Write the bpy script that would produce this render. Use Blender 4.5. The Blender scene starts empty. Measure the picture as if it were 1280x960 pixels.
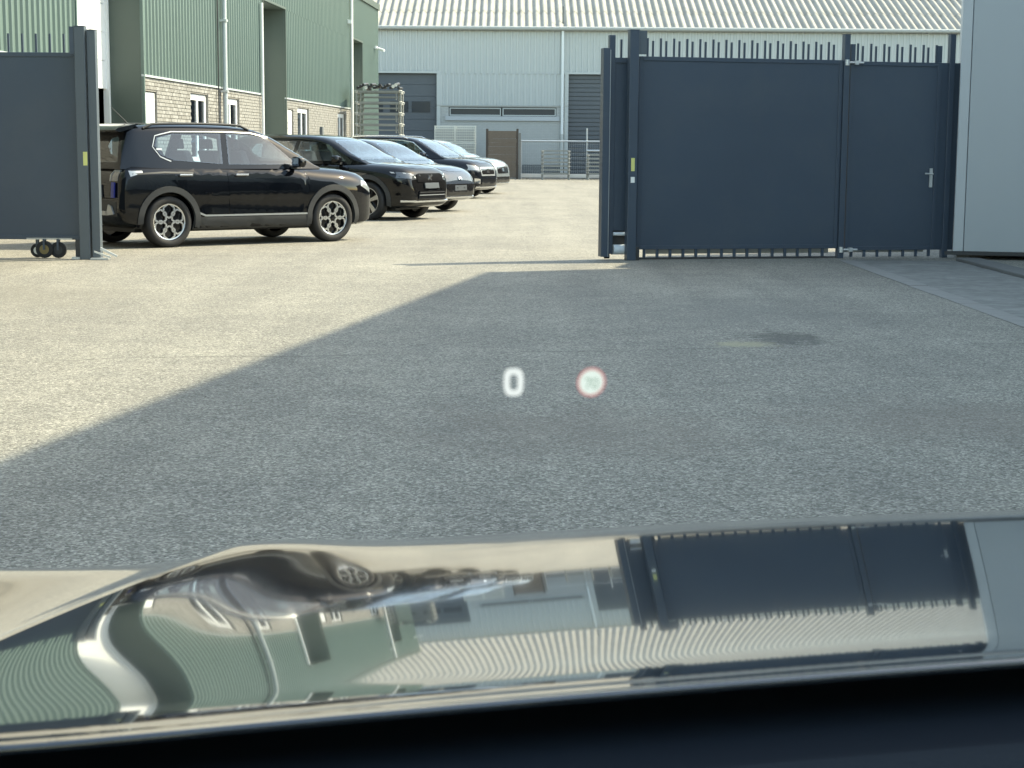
import bpy, bmesh, math, random
import numpy as np
from mathutils import Vector, Matrix
from mathutils.bvhtree import BVHTree

random.seed(7)
R = math.radians
sc = bpy.context.scene
COL = sc.collection

# ------------------------------------------------------------------ camera
CAM_Z = 1.34
cam_d = bpy.data.cameras.new('camera')
cam = bpy.data.objects.new('camera', cam_d)
COL.objects.link(cam)
cam_d.sensor_width = 36.0
cam_d.lens = 59.06
cam_d.clip_start = 0.02
cam_d.clip_end = 2000
cam.matrix_world = (Matrix.Translation((0, 0, CAM_Z)) @ Matrix.Rotation(R(90 - 7.94), 4, 'X')
                    @ Matrix.Rotation(R(0.4), 4, 'Z'))
cam_d.dof.use_dof = True
cam_d.dof.focus_distance = 16.0
cam_d.dof.aperture_fstop = 36.0
sc.camera = cam

# ------------------------------------------------------------------ sky, sun, exposure
SUN_EL = R(44.0)
SUN_DIR = Vector((0.907 * math.cos(SUN_EL), 0.422 * math.cos(SUN_EL), math.sin(SUN_EL))).normalized()
world = bpy.data.worlds.new('World')
sc.world = world
world.use_nodes = True
wn = world.node_tree
sky = wn.nodes.new('ShaderNodeTexSky')
sky.sky_type = 'NISHITA'
sky.sun_disc = False
sky.sun_elevation = SUN_EL
sky.sun_rotation = math.atan2(0.907, 0.422)
sky.air_density = 1.0
sky.dust_density = 0.9
sky.ozone_density = 1.0
bg = wn.nodes['Background']
bg.inputs['Strength'].default_value = 0.15
wn.links.new(sky.outputs['Color'], bg.inputs['Color'])
sun_d = bpy.data.lights.new('sun', 'SUN')
sun_d.energy = 2.0
sun_d.angle = R(0.53)
sun_d.color = (1.0, 0.985, 0.955)
sun = bpy.data.objects.new('sun', sun_d)
COL.objects.link(sun)
sun.rotation_euler = SUN_DIR.to_track_quat('Z', 'Y').to_euler()
sc.view_settings.view_transform = 'Standard'
sc.view_settings.look = 'None'
sc.view_settings.exposure = 2.14
sc.view_settings.use_white_balance = True      # the phone balanced for the shade
sc.view_settings.white_balance_temperature = 8700
sc.view_settings.white_balance_tint = 2
sc.view_settings.gamma = 1.0
sc.cycles.max_bounces = 8
sc.cycles.transparent_max_bounces = 16
sc.cycles.use_denoising = True

# ------------------------------------------------------------------ materials
MATS = {}
def mat(name, col, rough=0.5, metal=0.0, spec=0.5, coat=0.0, var=0.0, vscale=4.0, bump=0.0, bscale=80.0,
        dirt=None, dscale=1.5, damt=0.0, emit=0.0, stretch=None):
    m = bpy.data.materials.new(name)
    m.use_nodes = True
    nt = m.node_tree
    b = nt.nodes['Principled BSDF']
    b.inputs['Roughness'].default_value = rough
    b.inputs['Metallic'].default_value = metal
    b.inputs['Specular IOR Level'].default_value = spec
    b.inputs['Coat Weight'].default_value = coat
    b.inputs['Coat Roughness'].default_value = 0.03
    b.inputs['Base Color'].default_value = (*col, 1)
    if emit:
        b.inputs['Emission Color'].default_value = (*col, 1)
        b.inputs['Emission Strength'].default_value = emit
    tc = None
    if var or bump or damt:
        tc = nt.nodes.new('ShaderNodeTexCoord')
        mp = nt.nodes.new('ShaderNodeMapping')
        if stretch: mp.inputs['Scale'].default_value = stretch
        nt.links.new(tc.outputs['Object'], mp.inputs['Vector'])
    out = None
    if var or damt:
        n1 = nt.nodes.new('ShaderNodeTexNoise')
        n1.inputs['Scale'].default_value = vscale
        n1.inputs['Detail'].default_value = 6
        nt.links.new(mp.outputs['Vector'], n1.inputs['Vector'])
        mx = nt.nodes.new('ShaderNodeMix'); mx.data_type = 'RGBA'
        mx.inputs['A'].default_value = (*[max(0, c * (1 - var)) for c in col], 1)
        mx.inputs['B'].default_value = (*[min(1, c * (1 + var)) for c in col], 1)
        nt.links.new(n1.outputs['Fac'], mx.inputs['Factor'])
        out = mx.outputs['Result']
    if damt:
        n2 = nt.nodes.new('ShaderNodeTexNoise')
        n2.inputs['Scale'].default_value = dscale
        n2.inputs['Detail'].default_value = 8
        n2.inputs['Roughness'].default_value = 0.7
        nt.links.new(mp.outputs['Vector'], n2.inputs['Vector'])
        rp = nt.nodes.new('ShaderNodeMapRange')
        rp.inputs['From Min'].default_value = 0.45
        rp.inputs['From Max'].default_value = 0.75
        rp.inputs['To Max'].default_value = damt
        nt.links.new(n2.outputs['Fac'], rp.inputs['Value'])
        m2 = nt.nodes.new('ShaderNodeMix'); m2.data_type = 'RGBA'
        m2.inputs['B'].default_value = (*(dirt or (0.1, 0.09, 0.07)), 1)
        nt.links.new(rp.outputs['Result'], m2.inputs['Factor'])
        nt.links.new(out, m2.inputs['A'])
        out = m2.outputs['Result']
    if out: nt.links.new(out, b.inputs['Base Color'])
    if bump:
        n3 = nt.nodes.new('ShaderNodeTexNoise')
        n3.inputs['Scale'].default_value = bscale
        n3.inputs['Detail'].default_value = 4
        nt.links.new(mp.outputs['Vector'], n3.inputs['Vector'])
        bp = nt.nodes.new('ShaderNodeBump')
        bp.inputs['Strength'].default_value = bump
        bp.inputs['Distance'].default_value = 0.01
        nt.links.new(n3.outputs['Fac'], bp.inputs['Height'])
        nt.links.new(bp.outputs['Normal'], b.inputs['Normal'])
    MATS[name] = m
    return m

def glass_mat(name, tint, refl):
    """Car or window glass: tinted see-through with a Fresnel sheen."""
    m = bpy.data.materials.new(name); m.use_nodes = True
    nt = m.node_tree; nt.nodes.remove(nt.nodes['Principled BSDF'])
    t = nt.nodes.new('ShaderNodeBsdfTransparent'); t.inputs['Color'].default_value = (*tint, 1)
    g = nt.nodes.new('ShaderNodeBsdfGlossy'); g.inputs['Roughness'].default_value = 0.02
    g.inputs['Color'].default_value = (1, 1, 1, 1)
    fr = nt.nodes.new('ShaderNodeFresnel'); fr.inputs['IOR'].default_value = refl
    ge = nt.nodes.new('ShaderNodeNewGeometry')       # a thin pane: the same sheen from either face
    mr = nt.nodes.new('ShaderNodeMapRange'); mr.inputs['To Min'].default_value = refl; mr.inputs['To Max'].default_value = 1.0 / refl
    nt.links.new(ge.outputs['Backfacing'], mr.inputs['Value']); nt.links.new(mr.outputs['Result'], fr.inputs['IOR'])
    mx = nt.nodes.new('ShaderNodeMixShader')
    nt.links.new(fr.outputs['Fac'], mx.inputs['Fac'])
    nt.links.new(t.outputs[0], mx.inputs[1]); nt.links.new(g.outputs[0], mx.inputs[2])
    nt.links.new(mx.outputs[0], nt.nodes['Material Output'].inputs['Surface'])
    MATS[name] = m
    return m

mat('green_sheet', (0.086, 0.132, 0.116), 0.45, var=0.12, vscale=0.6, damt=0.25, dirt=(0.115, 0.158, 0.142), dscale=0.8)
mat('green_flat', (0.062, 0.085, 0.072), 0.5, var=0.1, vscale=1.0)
mat('white_sheet', (0.75, 0.77, 0.77), 0.45, var=0.05)
mat('dark_inside', (0.012, 0.014, 0.016), 0.9)
mat('mortar', (0.20, 0.19, 0.17), 0.95, var=0.15, vscale=10)
mat('brick_a', (0.232, 0.226, 0.208), 0.9, var=0.15, vscale=14, bump=0.3)
mat('brick_b', (0.197, 0.190, 0.173), 0.9, var=0.18, vscale=14, bump=0.3)
mat('brick_c', (0.272, 0.266, 0.248), 0.9, var=0.12, vscale=14, bump=0.3)
mat('brick_works_wall', (0.16, 0.12, 0.095), 0.9, var=0.2, vscale=6)
mat('white_frame', (0.78, 0.79, 0.78), 0.35)
mat('grey_pipe', (0.42, 0.46, 0.46), 0.4, var=0.06)
mat('grey_pipe_light', (0.62, 0.67, 0.69), 0.4, var=0.05)
mat('grey_sheet', (0.40, 0.435, 0.435), 0.45, var=0.05, vscale=0.5, damt=0.2, dirt=(0.32, 0.345, 0.345), dscale=0.5)
mat('fibre_roof', (0.29, 0.285, 0.26), 0.9, var=0.22, vscale=1.2, damt=0.7, dirt=(0.17, 0.165, 0.13), dscale=2.0,
    stretch=(3, 0.4, 0.4))
mat('gutter', (0.33, 0.35, 0.34), 0.5)
mat('slate_door', (0.075, 0.09, 0.105), 0.5, var=0.06)
mat('grey_brick', (0.40, 0.42, 0.415), 0.9, var=0.1, vscale=6)
mat('grey_mortar', (0.36, 0.38, 0.38), 0.95)
mat('plinth', (0.13, 0.145, 0.15), 0.9, var=0.1)
mat('gate_paint', (0.039, 0.060, 0.088), 0.42, var=0.12, vscale=0.9, damt=0.18, dirt=(0.10, 0.11, 0.115), dscale=1.3, bump=0.08, bscale=1.4)
mat('post_paint', (0.075, 0.095, 0.112), 0.42, var=0.08)
mat('galv', (0.55, 0.57, 0.57), 0.45, metal=0.6, var=0.1)
mat('rack_grey', (0.46, 0.46, 0.42), 0.55, metal=0.1, var=0.2)
mat('rack_dark', (0.24, 0.245, 0.225), 0.6, metal=0.1, var=0.2)
mat('tube_black', (0.015, 0.015, 0.016), 0.5)
mat('tube_end', (0.62, 0.60, 0.52), 0.6)
mat('weathered_wood', (0.15, 0.12, 0.095), 0.9, var=0.35, vscale=9, stretch=(1, 1, 6))
mat('wood_post', (0.075, 0.06, 0.05), 0.9, var=0.3)
mat('mesh_crate', (0.55, 0.57, 0.53), 0.5, metal=0.2, var=0.15)
mat('cabin_panel', (0.315, 0.35, 0.375), 0.42, var=0.04, vscale=0.5)
mat('cabin_trim', (0.37, 0.405, 0.43), 0.42, var=0.04)
mat('hall_wall', (0.78, 0.79, 0.79), 0.5, var=0.05)
mat('rubber', (0.014, 0.014, 0.015), 0.75, var=0.2, vscale=20)
mat('cladding_black', (0.030, 0.032, 0.034), 0.62, var=0.1)
mat('silver', (0.72, 0.73, 0.74), 0.22, metal=0.9)
mat('satin_silver', (0.38, 0.40, 0.41), 0.35, metal=0.6)
mat('rim_black', (0.008, 0.008, 0.009), 0.08)
mat('chrome', (0.85, 0.86, 0.87), 0.06, metal=1.0)
mat('paint_black', (0.0030, 0.0038, 0.0055), 0.28, coat=0.85, spec=0.0)
mat('paint_soft_black', (0.006, 0.006, 0.0065), 0.30, coat=0.85, spec=0.0)
mat('paint_blue_grey', (0.034, 0.044, 0.060), 0.35, spec=0.0, coat=1.0)
mat('paint_ink', (0.008, 0.010, 0.014), 0.28, coat=0.85, spec=0.0)
mat('paint_silver', (0.15, 0.17, 0.18), 0.35, spec=0.1, coat=1.0)
mat('own_paint', (0.017, 0.021, 0.026), 0.075, coat=1.0, spec=1.0, bump=0.0012, bscale=22)
mat('dash_black', (0.0075, 0.013, 0.020), 0.9, spec=0.12, bump=0.2, bscale=300)
mat('cowl_black', (0.009, 0.014, 0.021), 0.8, spec=0.15)
mat('seat_dark', (0.03, 0.03, 0.032), 0.9)
mat('lens', (0.26, 0.28, 0.29), 0.08, spec=0.8, coat=1.0)
mat('door_glass', (0.035, 0.042, 0.05), 0.25, spec=0.3)
mat('lens_dark', (0.06, 0.065, 0.07), 0.08, spec=0.8, coat=1.0)
mat('tail_red', (0.16, 0.012, 0.012), 0.12, coat=1.0)
mat('plate_dark', (0.07, 0.08, 0.09), 0.4)
mat('plate_yellow', (0.55, 0.36, 0.06), 0.4)
mat('blue_sticker', (0.015, 0.03, 0.22), 0.4)
mat('sticker_yellow', (0.62, 0.62, 0.22), 0.5)
mat('sticker_white', (0.75, 0.77, 0.75), 0.5)
mat('pale_cylinder', (0.62, 0.68, 0.72), 0.35)
mat('caster_core', (0.20, 0.155, 0.07), 0.5, metal=0.4)
mat('concrete_edge', (0.215, 0.21, 0.197), 0.9, var=0.3, vscale=5, damt=0.8, dirt=(0.15, 0.148, 0.138), dscale=3.5, bump=0.3)
mat('concrete_kerb', (0.12, 0.12, 0.115), 0.9, var=0.15, vscale=6, bump=0.3)
mat('white_beam', (0.75, 0.75, 0.72), 0.6, var=0.05)
glass_mat('car_glass', (0.66, 0.78, 0.84), 1.85)
glass_mat('window_glass', (0.16, 0.19, 0.20), 1.35)

def screen_mat(name, tint):
    m = bpy.data.materials.new(name); m.use_nodes = True
    nt = m.node_tree; nt.nodes.remove(nt.nodes['Principled BSDF'])
    t = nt.nodes.new('ShaderNodeBsdfTransparent'); t.inputs['Color'].default_value = (*tint, 1)
    nt.links.new(t.outputs[0], nt.nodes['Material Output'].inputs['Surface'])
    MATS[name] = m
screen_mat('windscreen_glass', (0.97, 0.982, 0.977))
def emit_mat(name, col, s):
    m = bpy.data.materials.new(name); m.use_nodes = True
    nt = m.node_tree; nt.nodes.remove(nt.nodes['Principled BSDF'])
    e = nt.nodes.new('ShaderNodeEmission'); e.inputs['Color'].default_value = (*col, 1); e.inputs['Strength'].default_value = s
    nt.links.new(e.outputs[0], nt.nodes['Material Output'].inputs['Surface'])
    MATS[name] = m
emit_mat('hud_white', (0.66, 0.79, 1.0), 0.275)
emit_mat('hud_disc', (0.62, 0.80, 0.96), 0.265)
emit_mat('hud_red', (1.0, 0.52, 0.66), 0.14)
emit_mat('hud_grey', (0.56, 0.88, 0.95), 0.125)

def ground_mat():
    m = bpy.data.materials.new('asphalt_ground'); m.use_nodes = True
    nt = m.node_tree; L = nt.links
    b = nt.nodes['Principled BSDF']; b.inputs['Roughness'].default_value = 0.85
    b.inputs['Specular IOR Level'].default_value = 0.35
    tc = nt.nodes.new('ShaderNodeTexCoord')
    def noise(s, d=4, r=0.6, stretch=None):
        n = nt.nodes.new('ShaderNodeTexNoise'); n.inputs['Scale'].default_value = s
        n.inputs['Detail'].default_value = d; n.inputs['Roughness'].default_value = r
        if stretch:
            mp = nt.nodes.new('ShaderNodeMapping'); mp.inputs['Scale'].default_value = stretch
            L.new(tc.outputs['Object'], mp.inputs['Vector']); L.new(mp.outputs['Vector'], n.inputs['Vector'])
        else: L.new(tc.outputs['Object'], n.inputs['Vector'])
        return n
    def vor(s):
        v = nt.nodes.new('ShaderNodeTexVoronoi'); v.inputs['Scale'].default_value = s
        L.new(tc.outputs['Object'], v.inputs['Vector']); return v
    def ramp(src, pts):
        r = nt.nodes.new('ShaderNodeValToRGB'); L.new(src, r.inputs['Fac'])
        e = r.color_ramp.elements
        while len(e) < len(pts): e.new(0.5)
        for i, (p, c) in enumerate(pts):
            e[i].position = p; e[i].color = (*c, 1)
        return r.outputs['Color']
    def mix(a, bb, f, mode='MIX', val=None):
        x = nt.nodes.new('ShaderNodeMix'); x.data_type = 'RGBA'; x.blend_type = mode
        if isinstance(f, float): x.inputs['Factor'].default_value = f
        else: L.new(f, x.inputs['Factor'])
        if isinstance(a, tuple): x.inputs['A'].default_value = (*a, 1)
        else: L.new(a, x.inputs['A'])
        if isinstance(bb, tuple): x.inputs['B'].default_value = (*bb, 1)
        else: L.new(bb, x.inputs['B'])
        return x.outputs['Result']
    v1 = vor(105); v2 = vor(62)
    sep = nt.nodes.new('ShaderNodeSeparateColor'); L.new(v1.outputs['Color'], sep.inputs['Color'])
    sep2 = nt.nodes.new('ShaderNodeSeparateColor'); L.new(v2.outputs['Color'], sep2.inputs['Color'])
    stones = ramp(sep.outputs['Red'], [(0.0, (0.05, 0.049, 0.045)), (0.40, (0.155, 0.152, 0.139)), (0.75, (0.27, 0.263, 0.238)), (1.0, (0.55, 0.535, 0.495))])
    stones2 = ramp(sep2.outputs['Green'], [(0.0, (0.12, 0.117, 0.108)), (0.5, (0.20, 0.195, 0.18)), (1.0, (0.33, 0.322, 0.30))])
    c = mix(stones, stones2, 0.45)
    big = noise(0.35, 5, 0.6)
    c = mix(c, ramp(big.outputs['Fac'], [(0.3, (0.84, 0.84, 0.85)), (0.7, (1.10, 1.10, 1.09))]), 1.0, 'MULTIPLY')
    mid = noise(2.2, 6, 0.7)
    c = mix(c, ramp(mid.outputs['Fac'], [(0.3, (0.86, 0.86, 0.86)), (0.7, (1.1, 1.09, 1.07))]), 1.0, 'MULTIPLY')
    lane = noise(1.0, 4, 0.6, (1.6, 0.09, 1.0))      # wheel lanes worn along the drive
    c = mix(c, ramp(lane.outputs['Fac'], [(0.35, (0.90, 0.90, 0.90)), (0.65, (1.07, 1.07, 1.06))]), 1.0, 'MULTIPLY')
    gr = noise(22, 3, 0.6)
    c = mix(c, ramp(gr.outputs['Fac'], [(0.3, (0.93, 0.93, 0.93)), (0.7, (1.06, 1.06, 1.06))]), 1.0, 'MULTIPLY')
    # a hairline joint running across the entrance, and a few old stains
    sx = nt.nodes.new('ShaderNodeSeparateXYZ'); L.new(tc.outputs['Object'], sx.inputs['Vector'])
    def math_(op, a, bb=None, cl=False):
        n = nt.nodes.new('ShaderNodeMath'); n.operation = op; n.use_clamp = cl
        for i, q in enumerate((a, bb)):
            if q is None: continue
            if isinstance(q, (int, float)): n.inputs[i].default_value = q
            else: L.new(q, n.inputs[i])
        return n.outputs[0]
    jn = noise(1.2, 3)
    line = math_('SUBTRACT', sx.outputs['Y'], math_('ADD', math_('MULTIPLY', sx.outputs['X'], 0.20), 11.15))
    line = math_('ADD', line, math_('MULTIPLY', math_('SUBTRACT', jn.outputs['Fac'], 0.5), 0.35))
    w = math_('SUBTRACT', 1.0, math_('DIVIDE', math_('ABSOLUTE', line), 0.05), True)
    gap = noise(0.9, 2); gapm = math_('MULTIPLY', math_('SUBTRACT', gap.outputs['Fac'], 0.42), 6.0, True)
    c = mix(c, (0.055, 0.055, 0.05), math_('MULTIPLY', math_('MULTIPLY', w, gapm), 0.5))
    def blot(cx, cy, rx, ry, colr, amt, ns=3.0):
        nonlocal c
        dx = math_('DIVIDE', math_('SUBTRACT', sx.outputs['X'], cx), rx)
        dy = math_('DIVIDE', math_('SUBTRACT', sx.outputs['Y'], cy), ry)
        d = math_('SQRT', math_('ADD', math_('MULTIPLY', dx, dx), math_('MULTIPLY', dy, dy)))
        n = noise(ns, 5, 0.7)
        d = math_('ADD', d, math_('MULTIPLY', math_('SUBTRACT', n.outputs['Fac'], 0.5), 2.4))
        f = math_('MULTIPLY', math_('SUBTRACT', 1.0, d), 1.6, True)
        c = mix(c, colr, math_('MULTIPLY', f, amt))
    blot(2.0, 12.1, 0.36, 0.6, (0.05, 0.05, 0.048), 0.7, 9)
    blot(1.62, 11.7, 0.26, 0.22, (0.33, 0.31, 0.20), 0.6, 9)
    blot(1.9, 14.2, 1.2, 1.8, (0.13, 0.13, 0.125), 0.35, 2)
    blot(0.3, 8.0, 1.0, 0.9, (0.15, 0.13, 0.115), 0.4, 2)
    blot(2.2, 8.4, 1.0, 0.9, (0.15, 0.13, 0.115), 0.4, 2)
    blot(-4.5, 15.0, 1.4, 2.0, (0.15, 0.14, 0.12), 0.35, 2)
    c = mix(c, (1.03, 1.0, 0.94), 1.0, 'MULTIPLY')      # warm grey stone
    L.new(c, b.inputs['Base Color'])
    bp = nt.nodes.new('ShaderNodeBump'); bp.inputs['Strength'].default_value = 0.55; bp.inputs['Distance'].default_value = 0.006
    L.new(v1.outputs['Distance'], bp.inputs['Height'])
    bp.invert = True
    L.new(bp.outputs['Normal'], b.inputs['Normal'])
    MATS['asphalt'] = m
ground_mat()

def paver_mat():
    m = mat('rough_paving', (0.15, 0.15, 0.14), 0.9, var=0.45, vscale=9, damt=0.9, dirt=(0.25, 0.25, 0.232), dscale=2.6, bump=0.6, bscale=25)
paver_mat()

# ------------------------------------------------------------------ mesh helpers
class MB:
    def __init__(self): self.v = []; self.f = []
    def quad(self, *p):
        n = len(self.v); self.v += [tuple(q) for q in p]; self.f.append(tuple(range(n, n + len(p)))); return self
    def box(self, x0, x1, y0, y1, z0, z1):
        n = len(self.v)
        self.v += [(x0, y0, z0), (x1, y0, z0), (x1, y1, z0), (x0, y1, z0), (x0, y0, z1), (x1, y0, z1), (x1, y1, z1), (x0, y1, z1)]
        self.f += [tuple(n + i for i in q) for q in ((0, 3, 2, 1), (4, 5, 6, 7), (0, 1, 5, 4), (1, 2, 6, 5), (2, 3, 7, 6), (3, 0, 4, 7))]
        return self
    def cyl(self, p0, p1, r0, r1=None, n=12, cap=True):
        r1 = r0 if r1 is None else r1
        p0, p1 = Vector(p0), Vector(p1); ax = (p1 - p0).normalized()
        a = ax.orthogonal().normalized(); b = ax.cross(a); s = len(self.v)
        for p, r in ((p0, r0), (p1, r1)):
            for i in range(n):
                t = 2 * math.pi * i / n
                self.v.append(tuple(p + a * (r * math.cos(t)) + b * (r * math.sin(t))))
        for i in range(n):
            j = (i + 1) % n
            self.f.append((s + i, s + j, s + n + j, s + n + i))
        if cap:
            self.f.append(tuple(s + i for i in reversed(range(n)))); self.f.append(tuple(s + n + i for i in range(n)))
        return self
    def tube(self, pts, r, n=8):
        for a, b in zip(pts, pts[1:]): self.cyl(a, b, r, n=n)
        return self
    def lathe(self, prof, n=32, axis='y'):
        """prof: (radius, offset along axis)."""
        s = len(self.v); k = len(prof)
        for i in range(n):
            t = 2 * math.pi * i / n
            for r, o in prof:
                c, q = r * math.cos(t), r * math.sin(t)
                self.v.append((c, o, q) if axis == 'y' else (c, q, o))
        for i in range(n):
            j = (i + 1) % n
            for a in range(k - 1):
                self.f.append((s + i * k + a, s + i * k + a + 1, s + j * k + a + 1, s + j * k + a))
        return self
    def prism_y(self, poly, y0, y1):
        """poly of (x, z), extruded along y."""
        n = len(self.v); k = len(poly)
        self.v += [(x, y0, z) for x, z in poly] + [(x, y1, z) for x, z in poly]
        self.f.append(tuple(range(n, n + k))); self.f.append(tuple(reversed(range(n + k, n + 2 * k))))
        for i in range(k):
            j = (i + 1) % k
            self.f.append((n + i, n + k + i, n + k + j, n + j))
        return self
    def sweep(self, P, half, n=4): return self
    def mesh(self, name):
        me = bpy.data.meshes.new(name); me.from_pydata(self.v, [], self.f)
        bm = bmesh.new(); bm.from_mesh(me)
        bmesh.ops.recalc_face_normals(bm, faces=bm.faces)
        bm.to_mesh(me); bm.free(); me.update()
        return me
    def build(self, name, m, parent=None, smooth=False, bevel=0.0, loc=None, kind=None):
        return link(name, self.mesh(name), m, parent, smooth, bevel, loc, kind)

def link(name, me, m, parent=None, smooth=False, bevel=0.0, loc=None, kind=None):
    o = bpy.data.objects.new(name, me); COL.objects.link(o)
    if m is not None and not me.materials: me.materials.append(MATS[m])
    if parent: o.parent = parent
    if loc: o.location = loc
    if smooth:
        me.shade_smooth()
        try: me.set_sharp_from_angle(angle=R(smooth if smooth is not True else 40))
        except Exception: pass
    if bevel:
        bv = o.modifiers.new('bevel', 'BEVEL'); bv.width = bevel; bv.segments = 2; bv.limit_method = 'ANGLE'
    if kind: o['kind'] = kind
    return o

def tag(o, label=None, cat=None, group=None, kind=None):
    if label: o['label'] = label
    if cat: o['category'] = cat
    if group: o['group'] = group
    if kind: o['kind'] = kind
    return o
def thing(name, label, cat, loc=(0, 0, 0), rz=0.0, group=None, parent=None):
    o = bpy.data.objects.new(name, None); COL.objects.link(o)
    o.empty_display_size = 0.2
    o.location = loc; o.rotation_euler = (0, 0, rz)
    if parent: o.parent = parent
    if label: tag(o, label, cat, group)
    return o
def copy_tree(o, parent=None):
    c = o.copy(); COL.objects.link(c); c.parent = parent
    for ch in list(o.children): copy_tree(ch, c)
    return c

def pchip(knots):
    xs = np.array([k[0] for k in knots], float); ys = np.array([k[1] for k in knots], float)
    h = np.diff(xs); d = np.diff(ys) / h; m = np.zeros(len(xs))
    m[0], m[-1] = d[0], d[-1]
    for i in range(1, len(xs) - 1):
        if d[i - 1] * d[i] > 0:
            w1, w2 = 2 * h[i] + h[i - 1], h[i] + 2 * h[i - 1]
            m[i] = (w1 + w2) / (w1 / d[i - 1] + w2 / d[i])
    def f(x):
        x = min(max(x, xs[0]), xs[-1]); i = min(max(int(np.searchsorted(xs, x)) - 1, 0), len(h) - 1)
        t = (x - xs[i]) / h[i]
        return float(ys[i] * (1 + 2 * t) * (1 - t) ** 2 + h[i] * m[i] * t * (1 - t) ** 2 + ys[i + 1] * t * t * (3 - 2 * t) + h[i] * m[i + 1] * t * t * (t - 1))
    return f

def ribbed(mb, x0, x1, z0, z1, y, pitch, depth, flat=0.5, out=-1):
    """A trapezoidal profiled sheet along x, ribs standing out towards out*y."""
    n = max(1, round((x1 - x0) / pitch)); p = (x1 - x0) / n; prof = []
    for i in range(n):
        a = x0 + i * p
        prof += [(a, 0), (a + p * flat, 0), (a + p * (flat + 0.12), depth), (a + p * 0.88, depth)]
    prof.append((x1, 0))
    s = len(mb.v)
    for x, d in prof: mb.v += [(x, y + out * d, z0), (x, y + out * d, z1)]
    for i in range(len(prof) - 1):
        mb.f.append((s + 2 * i, s + 2 * i + 2, s + 2 * i + 3, s + 2 * i + 1))
    return mb

def holed(mb, x0, x1, z0, z1, y, holes, depth=0.12):
    """A flat wall in the xz plane with rectangular holes (x0,x1,z0,z1) and reveals running back by depth."""
    xs = sorted({x0, x1, *[h[0] for h in holes], *[h[1] for h in holes]}); zs = sorted({z0, z1, *[h[2] for h in holes], *[h[3] for h in holes]})
    for a, b in zip(xs, xs[1:]):
        for c, d in zip(zs, zs[1:]):
            mx, mz = (a + b) / 2, (c + d) / 2
            if any(h[0] < mx < h[1] and h[2] < mz < h[3] for h in holes): continue
            mb.quad((a, y, c), (b, y, c), (b, y, d), (a, y, d))
    for a, b, c, d in holes:
        mb.quad((a, y, c), (a, y + depth, c), (a, y + depth, d), (a, y, d)); mb.quad((b, y, c), (b, y + depth, c), (b, y + depth, d), (b, y, d))
        mb.quad((a, y, d), (a, y + depth, d), (b, y + depth, d), (b, y, d)); mb.quad((a, y, c), (a, y + depth, c), (b, y + depth, c), (b, y, c))
    return mb

def window(parent, x0, x1, z0, z1, y, bars=(), fr=0.07, pane='window_glass', sill=True, frame_mat='white_frame', deep=0.06):
    """Framed window in the local xz plane, outside towards -y. frame > pane, sill."""
    mb = MB()
    for a in (x0, x1 - fr): mb.box(a, a + fr, y, y + deep, z0, z1)
    mb.box(x0 + fr, x1 - fr, y, y + deep, z0, z0 + fr); mb.box(x0 + fr, x1 - fr, y, y + deep, z1 - fr, z1)
    for bx in bars: mb.box(bx - fr * 0.5, bx + fr * 0.5, y + 0.003, y + deep, z0 + fr, z1 - fr)
    f = mb.build('window', frame_mat, parent)
    edges = [x0 + fr] + [v for bx in bars for v in (bx - fr * 0.5, bx + fr * 0.5)] + [x1 - fr]
    for a, b in zip(edges[0::2], edges[1::2]):
        MB().box(a, b, y + deep * 0.5, y + deep * 0.5 + 0.012, z0 + fr, z1 - fr).build('pane', pane, f)
    if sill: MB().box(x0 - 0.05, x1 + 0.05, y - 0.07, y + deep, z0 - 0.06, z0 - 0.003).build('sill', 'concrete_edge', f)
    return f

# ------------------------------------------------------------------ ground
tag(MB().quad((-600, -500, 0), (600, -500, 0), (600, 900, 0), (-600, 900, 0)).build('ground', 'asphalt'), kind='structure')
# rough paving to the right of the drive, held by a flush concrete edging and a low kerb at the cabin
pv = MB().quad((4.06, 4.0, 0.004), (5.42, 4.0, 0.004), (5.60, 21.0, 0.004), (4.24, 21.0, 0.004)).build('side_paving', 'rough_paving')
tag(pv, kind='structure')
ed = bpy.data.objects.new('paving_edge', None); COL.objects.link(ed); tag(ed, kind='structure')
eb = MB().box(-0.10, 0.10, 0, 0.996, -0.05, 0.006).mesh('edging_block')
for i in range(17):
    y = 4.0 + i
    o = link('edging_block', eb, 'concrete_edge', ed)
    o.location = (3.95 + (y - 4.0) * 0.0125 + random.uniform(-0.006, 0.006), y, random.uniform(-0.002, 0.003)); o.rotation_euler.z = -R(0.7)
kb = bpy.data.objects.new('kerb', None); COL.objects.link(kb); tag(kb, kind='structure')
kbm = MB().box(0, 0.30, 0, 0.992, -0.05, 0.045).mesh('kerb_stone')
for i in range(13):
    y = 8.0 + i
    o = link('kerb_stone', kbm, 'concrete_kerb', kb, bevel=0.015)
    o.location = (5.36 + (y - 8.0) * 0.014, y, 0)

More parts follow.
